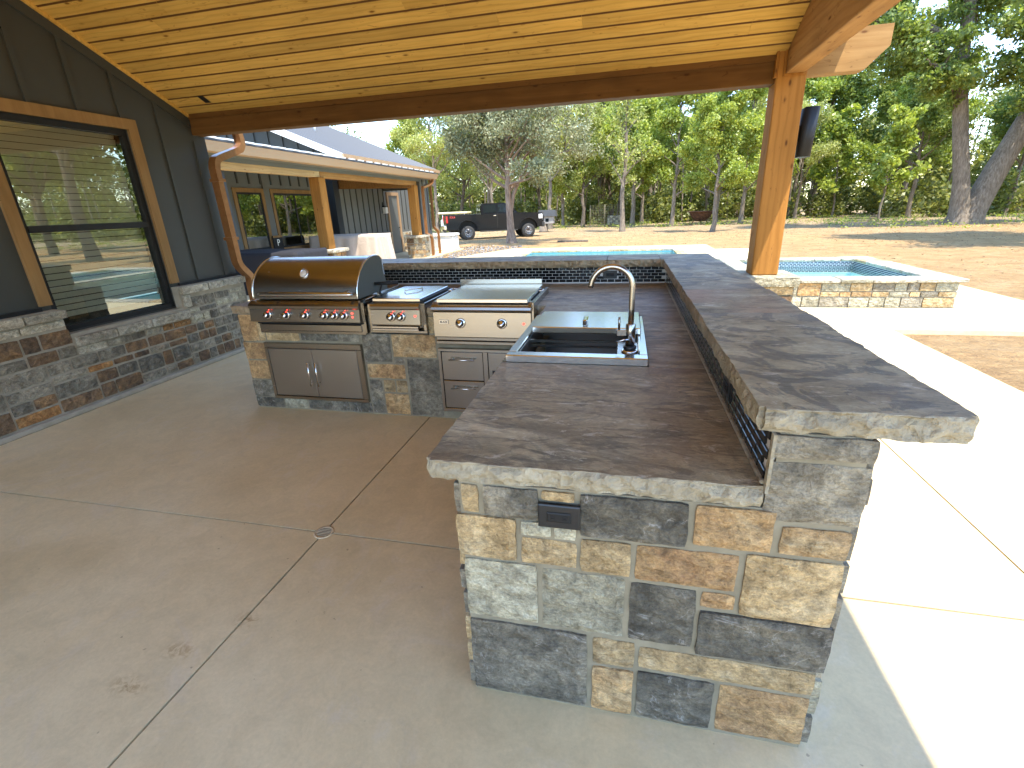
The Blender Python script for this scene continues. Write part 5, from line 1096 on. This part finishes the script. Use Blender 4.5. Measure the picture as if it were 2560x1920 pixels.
# ------------------------------------------------------------------ trees
def leaf_mesh(name, P, size, m, seed, drop=0.0, aspect=1.6):
    r_ = np.random.default_rng(seed); N = len(P)
    a = r_.normal(size=(N, 3)); a[:, 2] -= drop; a /= np.linalg.norm(a, axis=1, keepdims=True)
    b = r_.normal(size=(N, 3)); b[:, 2] *= 1.0; b -= (b * a).sum(1, keepdims=True) * a; b /= np.linalg.norm(b, axis=1, keepdims=True)
    s = size * r_.uniform(.6, 1.35, (N, 1)); A = a * s * aspect * .5; B = b * s * .5
    V = np.stack([P - A, P + B * .9 + A * .1, P + A, P - B * .9 + A * .1], 1).reshape(-1, 3)
    me = bpy.data.meshes.new(name); me.vertices.add(N * 4); me.vertices.foreach_set('co', V.astype(np.float32).ravel())
    me.loops.add(N * 4); me.loops.foreach_set('vertex_index', np.arange(N * 4, dtype=np.int32)); me.polygons.add(N); me.polygons.foreach_set('loop_start', np.arange(N, dtype=np.int32) * 4); me.polygons.foreach_set('loop_total', np.full(N, 4, np.int32))
    me.materials.append(MAT[m]); me.update(calc_edges=True); me.validate(); return me
def grow(seed, H, r0, base, spread, limbs, sub=5, lean=(0, 0), up=.55, twig=4, wander=.05, flare=1.35):
    r_ = random.Random(seed); mb = MB(); tips = []
    n = 12; top = H * .86; pts = []; x = y = 0
    for i in range(n + 1):
        f_ = i / n; x += r_.uniform(-1, 1) * wander * H / n * 2; y += r_.uniform(-1, 1) * wander * H / n * 2
        pts.append(Vector((x + lean[0] * f_ * H, y + lean[1] * f_ * H, top * f_ - .25 * (i == 0))))
    rad = [r0 * (1 - .86 * (i / n) ** .9) * (flare if i == 0 else 1.0) for i in range(n + 1)]
    mb.tube(pts, rad, 10, caps=False)
    def at(f_):
        q = f_ * n; i = min(int(q), n - 1); return pts[i].lerp(pts[i + 1], q - i), rad[i] + (rad[i + 1] - rad[i]) * (q - i)
    for k in range(limbs):
        f_ = base + (1 - base) * ((k + r_.random() * .8) / limbs) ** 1.05; f_ = min(f_, .99); p, rr = at(f_); az = k * 2.4 + r_.uniform(-.6, .6)
        L = spread * (1.05 - .55 * ((f_ - base) / (1 - base)) ** 1.4) * r_.uniform(.7, 1.15); el = up + r_.uniform(-.25, .35) + .5 * ((f_ - base) / (1 - base))
        d = Vector((math.cos(az) * math.cos(el), math.sin(az) * math.cos(el), math.sin(el))); q = p.copy(); path = [q.copy()]; m = 6
        for j in range(m):
            d = (d + Vector((r_.uniform(-1, 1), r_.uniform(-1, 1), r_.uniform(-.5, .9))) * .22).normalized(); q = q + d * L / m; path.append(q.copy())
        lr = min(rr * .62, r0 * .42); mb.tube(path, [lr * (1 - .85 * j / m) for j in range(m + 1)], 6, caps=False)
        for s in range(sub):
            j = r_.uniform(1.6, m); i = int(min(j, m - 1)); p2 = path[i].lerp(path[i + 1], j - i); d2 = (d * .6 + Vector((r_.uniform(-1, 1), r_.uniform(-1, 1), r_.uniform(-.35, .8)))).normalized(); L2 = L * r_.uniform(.22, .48)
            pa = [p2, p2 + d2 * L2 * .5 + Vector((0, 0, r_.uniform(-.05, .1) * L2)), p2 + d2 * L2]; mb.tube(pa, [lr * .30, lr * .18, lr * .05], 4, caps=False)
            for w in range(twig): tips.append(pa[0].lerp(pa[2], r_.uniform(.35, 1.1)))
        tips += [path[-1], path[-1], path[-2]]
    tips.append(pts[-1]); return mb, np.array([tuple(q) for q in tips])
def leaves_at(tips, n, R, seed, flat=.75):
    r_ = np.random.default_rng(seed); T = tips[r_.integers(0, len(tips), n)]; o = r_.normal(size=(n, 3)); o /= np.linalg.norm(o, axis=1, keepdims=True); o *= R * r_.uniform(0, 1, (n, 1)) ** .55; o[:, 2] *= flat; return T + o
KINDS = {}
def kind(key, seed, H, r0, base, spread, limbs, nleaf, lsize, R, lm, bark, **k):
    dr_ = k.pop('drop', 0.0); mb, tips = grow(seed, H, r0, base, spread, limbs, **k)
    KINDS[key] = (mb.mesh('trunk', bark), leaf_mesh('crown', leaves_at(tips, nleaf, R, seed), lsize, lm, seed, dr_))
kind('spring', 1, 10.5, .17, .24, 3.0, 15, 26000, .125, .62, 'leaf_spring', 'bark')
kind('spring2', 2, 12, .20, .28, 3.4, 16, 28000, .13, .70, 'leaf_spring', 'bark', wander=.07)
kind('budding', 3, 11.5, .17, .30, 3.2, 17, 16000, .10, .60, 'leaf_yellow', 'bark', sub=6)
kind('budding2', 4, 10, .19, .22, 3.6, 14, 14000, .10, .60, 'leaf_yellow', 'bark_dark', sub=6, wander=.09, lean=(.06, 0))
kind('bare', 5, 11, .20, .30, 2.6, 20, 2600, .12, .5, 'leaf_yellow', 'bark', sub=7, up=.85)
kind('oak', 6, 13, .24, .26, 4.4, 18, 34000, .145, .85, 'leaf_oak', 'bark_dark')
kind('oak2', 8, 14, .22, .34, 3.8, 18, 32000, .145, .80, 'leaf_oak', 'bark', lean=(-.05, .02))
kind('sapling', 9, 6.5, .07, .22, 1.6, 12, 3600, .16, .42, 'leaf_spring', 'bark', lean=(.10, 0))
def plant(key, x, y, s, rz, name, label, group='trees standing in the yard', sz=None, zoff=0.0):
    tk, cr = KINDS[key]; e = thing(name, label, 'tree', (x, y, Tz(x, y) + zoff), group)
    e.rotation_euler = (0, 0, rz); e.scale = (s, s, sz or s)
    a = bpy.data.objects.new('trunk', tk); b = bpy.data.objects.new('crown', cr)
    for o in (a, b): COL.objects.link(o); o.parent = e
    return e
# the cedar in front of the truck
mb, tips = grow(31, 8.8, .21, .32, 3.9, 34, sub=7, up=.28, wander=.03, flare=1.7)
mb.tube([(.02, 0, 1.6), (.12, -.06, 2.3), (.62, -.1, 3.3), (1.3, -.1, 4.2)], [.10, .10, .08, .04], 8, caps=False)
tips = tips[tips[:, 2] > 2.5]
KINDS['cedar'] = (mb.mesh('trunk', 'bark_red'), leaf_mesh('crown', leaves_at(tips, 105000, .52, 31, .9), .066, 'leaf_cedar', 31, .4, 2.0))
plant('cedar', -5.7, 24.76, 1.0, .6, 'cedar_tree', 'grey-green cedar tree with bare lower trunk in front of the black truck')
plant('budding2', -4.26, 48.3, 1.1, 2.0, 'forked_tree', 'forked thin-leaved tree left of the wire mesh panel')
plant('bare', -.18, 35.07, .95, 1.0, 'bare_tree', 'tall nearly leafless tree right of the wire mesh panel')
plant('spring', 3.67, 42.06, 1.05, .3, 'spring_tree', 'light green tree left of the rusty fire bowl')
plant('spring2', 5.12, 31.29, .68, 2.2, 'spring_tree', 'light green tree right of the rusty fire bowl')
plant('sapling', 19.4, 54, 1.5, 4.0, 'leaning_tree', 'slim leaning tree with curved trunk right of the speaker')
plant('sapling', 18.22, 41.99, 1.2, 1.0, 'sapling', 'thin sapling left of the big forked oak')
plant('budding', 21.1, 64, 1.0, 3.0, 'yellowing_tree', 'yellow-green tree just right of the cedar post')
plant('oak2', 22.0, 45.7, .80, .8, 'oak_tree', 'dark oak close behind the left side of the big forked oak')
plant('oak', 12.4, 60.5, .85, 4.4, 'oak_tree', 'broad oak behind the cedar post')
plant('oak2', 28.4, 46.3, .85, 2.9, 'oak_tree', 'oak right behind the leaning trunk of the forked oak')
plant('budding', -17.2, 43.95, 1.15, 1.9, 'pale_trunk_tree', 'slim white-trunked tree beside the porch roof end')
plant('spring', -6.2, 50.0, 1.0, 5.0, 'spring_tree', 'green tree behind the front of the black truck')
for k, (key, x, y, s, rz, lab) in enumerate([
    ('budding', -12.5, 47, 1.05, .4, 'yellow-green budding tree left of the cedar crown'), ('spring2', -22, 50, 1.0, 1.2, 'light tree far left behind the metal roof'), ('oak', -9.5, 56, .95, 2.2, 'dark leafy tree behind the cedar crown'),
    ('budding2', -1.6, 55, 1.15, 3.3, 'yellow-green tree between the forked tree and the bare tree'), ('spring', 1.5, 52, 1.1, 4.3, 'green tree just right of the bare tree'), ('oak2', 8.2, 55, .95, 5.2, 'tall oak left of the cedar post'),
    ('spring2', 7.6, 46, .75, .9, 'small spring-green tree left of the cedar post'), ('budding', 15.5, 52, .9, 2.4, 'airy tree seen past the speaker'), ('oak', 26, 60, 1.1, .2, 'big oak deep behind the forked oak'), ('oak2', 35, 55, 1.1, 1.3, 'oak at the right edge of the wood'), ('spring', 30, 41, 1.1, 3.4, 'spring-green tree right of the forked oak'),
    ('budding', -14.5, 52, 1.3, 2.7, 'tall airy tree rising over the end of the metal roof'), ('budding2', -18.5, 55, 1.35, .9, 'sparse yellow-green tree behind the metal roof slope'), ('budding', -6.8, 45, 1.2, 4.1, 'pale budding tree just right of the cedar crown'), ('spring2', -3.0, 57, 1.35, .2, 'tall green tree behind the forked thin-leaved tree'),
    ('spring', .6, 46, 1.25, 1.7, 'bright spring-green tree between the bare tree and the fire bowl'), ('spring2', 2.6, 56, 1.4, 2.9, 'tall spring-green tree high above the fire bowl'), ('spring', 9.2, 44, 1.1, 5.6, 'bushy yellow-green tree right above the fire bowl'), ('budding', 11.5, 48, 1.15, 3.7, 'airy tree hidden partly by the cedar post'), ('spring', 17, 58, 1.3, .6, 'bright tree filling the gap right of the speaker'), ('oak2', 20, 62, 1.3, 1.9, 'tall dark oak behind the slim leaning tree'), ('spring2', 24, 52, 1.2, 4.8, 'light green tree left of the leaning oak trunk')]):
    plant(key, x, y, s, rz, 'wood_edge_tree', lab, 'trees at the edge of the wood')
for k, (key, x, y, s, rz, lab) in enumerate([
    ('oak', 26, 24, 1.0, .3, 'oak mirrored in the upper window sash'), ('spring2', 30, 17, 1.1, 1.4, 'light tree mirrored in the window, right part'), ('oak2', 33, 29, 1.1, 2.3, 'tall oak mirrored in the window, left part'), ('spring', 24, 33, 1.1, 2.7, 'light green tree on the far right, mirrored in the window')]):
    plant(key, x, y, s, rz, 'side_yard_tree', lab, 'trees of the side yard')
plant('oak', 15.5, 18.5, 1.15, 1.1, 'shade_oak', 'broad oak at the right edge whose boughs hang into the top corner', 'trees standing in the yard')
# the big forked oak on the right
ok = thing('forked_oak', 'huge forked oak with two thick bare trunks on the right', 'tree', (18.26, 32.7, Tz(18, 32)), 'trees standing in the yard')
mb = MB(); tips = []
def limb(path, radii, seg=12): mb.tube(spline(path, 3), list(np.interp(np.linspace(0, 1, (len(path) - 1) * 3 + 1), np.linspace(0, 1, len(path)), radii)), seg, caps=False)
ox, oy, oz = ok.location
A = [(-.15, 0, -.3), (-.2, 0, .6), (-.5, 0, 2.4), (-1.1, .1, 5.0), (-1.75, .1, 8.0), (-2.2, 0, 11.5), (-2.9, .2, 14.5)]; limb(A, [.75, .46, .36, .33, .29, .23, .12])
B = [(.45, .2, -.3), (.6, .3, .6), (1.2, .4, 2.6), (2.0, .5, 5.0), (2.9, .7, 8.0), (3.6, .8, 11.0), (4.0, .8, 14.0)]; limb(B, [.85, .62, .54, .46, .37, .26, .13])
L_ = random.Random(12)
subs = [((-1.6, .1, 7.4), (-5.6, -1.5, 8.8), .22), ((-1.8, .1, 8.6), (-7.0, .5, 10.6), .20), ((-2.0, 0, 10.4), (-5.2, -2.6, 13.2), .2), ((-2.2, 0, 11.4), (.6, -2.6, 14.4), .2), ((-2.4, .1, 12.5), (-4.6, 2.2, 15.5), .18), ((1.8, .6, 7.4), (5.2, -1.6, 9.6), .24), ((1.5, .5, 5.8), (3.6, -2.8, 7.4), .17), ((2.1, .7, 9.2), (.2, -2.8, 12.0), .2), ((2.5, .8, 11), (5.8, 1.2, 13.6), .2), ((2.4, .8, 10.6), (1.4, 3.5, 14), .18), ((-1.4, .1, 6.6), (-4.2, -2.2, 7.6), .14), ((-2.1, .1, 11.0), (-8.4, -1.8, 11.6), .20), ((1.7, .6, 6.8), (-.6, -3.2, 9.2), .16), ((-1.9, .1, 9.6), (-.2, 2.6, 12.4), .16)]
for a, b, r0 in subs:
    a, b = Vector(a), Vector(b); q = [a, a.lerp(b, .35) + Vector((L_.uniform(-.3, .3), L_.uniform(-.3, .3), .5)), a.lerp(b, .7) + Vector((L_.uniform(-.4, .4), L_.uniform(-.4, .4), .2)), b]; limb(q, [r0, r0 * .75, r0 * .5, r0 * .2], 8)
    for s in range(13):
        p0 = a.lerp(b, L_.uniform(.3, 1.0)); d = Vector((L_.uniform(-1, 1), L_.uniform(-1, 1), L_.uniform(-.55, .6))).normalized() * L_.uniform(.9, 2.4); mb.tube([p0, p0 + d * .5 + Vector((0, 0, .15)), p0 + d], [.06, .035, .012], 5, caps=False)
        for w in range(4): tips.append(p0 + d * L_.uniform(.35, 1.1))
mb.v = [(x + ox, y + oy, z + oz) for x, y, z in mb.v]
mb.build('trunk', 'bark', ok)
me = leaf_mesh('crown', leaves_at(np.array([tuple(q) for q in tips]), 70000, .66, 5, .7), .125, 'leaf_oak', 5, .2); o = bpy.data.objects.new('crown', me); COL.objects.link(o); o.parent = ok
# the wood behind: one mass of foliage with thin stems
rf = np.random.default_rng(8); P = []
cl = []
for k in range(520):
    x = rf.uniform(-75, 85); depth = rf.uniform(0, 1); y = 58 + depth * 22 + .10 * abs(x - 5) - (10 if x > 22 else 0)
    if x < -30: y -= 14
    cl.append((x, y, rf.uniform(.5, 11.5 + 2.0 * math.sin(x * .35) + 1.5 * math.sin(x * .93 + 1)), rf.uniform(1.0, 2.3)))
for k in range(260):
    x = rf.uniform(-70, 80); y = 55 + .10 * abs(x - 5) + rf.uniform(-2, 4) - (10 if x > 22 else 0) - (14 if x < -30 else 0); cl.append((x, y, rf.uniform(.2, 2.2), rf.uniform(.8, 1.6)))
for k in range(140):
    a = rf.uniform(-1.0, .55); R = rf.uniform(40, 50); cl.append((4 + R * math.cos(a), 6 + R * math.sin(a), rf.uniform(.5, 11), rf.uniform(1.2, 2.4)))
for k in range(420):
    x = rf.uniform(-75, 90); cl.append((x, 68 + rf.uniform(0, 8) + .10 * abs(x - 5) - (10 if x > 22 else 0) - (14 if x < -30 else 0), rf.uniform(.4, 4.5), rf.uniform(1.3, 2.2)))
for k in range(420):
    x = rf.uniform(-120, 130); cl.append((x, 84 + rf.uniform(0, 10) - (14 if x > 40 else 0) - (20 if x < -40 else 0), rf.uniform(.3, 13), rf.uniform(1.8, 3.0)))
for (x, y, z, r) in cl:
    n = int(150 * r ** 1.5); o = rf.normal(size=(n, 3)); o /= np.linalg.norm(o, axis=1, keepdims=True); o *= r * rf.uniform(.25, 1, (n, 1)) ** .5; P.append(o + np.array([x, y, max(z, .4) + Tz(x, y)]))
me = leaf_mesh('wood_foliage', np.concatenate(P), .25, 'leaf_forest', 8); fo = bpy.data.objects.new('background_wood', me); COL.objects.link(fo); stuff(fo); fo['label'] = 'dense green wood closing off the yard behind the trees'; fo['category'] = 'wood'
mb = MB()
for k in range(150):
    x = rf.uniform(-60, 70); y = 54 + rf.uniform(0, 14) + .10 * abs(x - 5) - (10 if x > 22 else 0) - (14 if x < -30 else 0); h = rf.uniform(6, 12); z = Tz(x, y) - .3; l = rf.uniform(-.8, .8)
    mb.tube([(x, y, z), (x + l * .4, y, z + h * .5), (x + l, y, z + h)], [.11, .08, .03], 5, caps=False)
st = mb.build('wood_stems', 'bark', fo); 
# low weeds along the wood edge
P = []
for k in range(700):
    x = rf.uniform(-25, 45); y = rf.uniform(36, 56) if rf.random() < .7 else rf.uniform(28, 40)
    if y < 40 and x < 12: continue
    n = 22; P.append(np.array([x, y, Tz(x, y) + .12]) + rf.normal(size=(n, 3)) * np.array([.35, .35, .10]))
me = leaf_mesh('weeds', np.concatenate(P), .075, 'leaf_spring', 9); we = bpy.data.objects.new('ground_cover', me); COL.objects.link(we); stuff(we); we['label'] = 'patchy green weeds on the dirt under the trees'; we['category'] = 'weeds'

# dead leaves and clods on the dirt
rl = np.random.default_rng(17); N = 34000
xx = rl.uniform(-14, 40, N); yy = rl.uniform(11, 52, N); keep = ~((xx < 3.3) & (yy < 20.2)) & ~((xx < 6.3) & (yy < 11.5)) & (rl.uniform(0, 1, N) < np.clip((yy - 6) / 30, .12, 1))
xx, yy = xx[keep], yy[keep]; zz = np.array([Tz(a, b) + .05 * mn.noise(Vector((a * .35, b * .35, 0))) for a, b in zip(xx, yy)]) + .02
P = np.stack([xx, yy, zz], 1)
MAT['litter'] = leaf_mat('dead_leaves', (.12, .075, .035), (.22, .145, .075), (.32, .225, .13), .15)
me = leaf_mesh('litter', P, .055, 'litter', 17, 0.0, 1.5); V = np.empty(len(me.vertices) * 3, np.float32); me.vertices.foreach_get('co', V); V = V.reshape(-1, 4, 3); c = V.mean(1, keepdims=True); V[:, :, 2] = c[:, :, 2] + (V[:, :, 2] - c[:, :, 2]) * .3; me.vertices.foreach_set('co', V.ravel()); me.update()
li = bpy.data.objects.new('leaf_litter', me); COL.objects.link(li); stuff(li); li['label'] = 'dry brown leaf litter scattered over the dirt yard'; li['category'] = 'leaf litter'
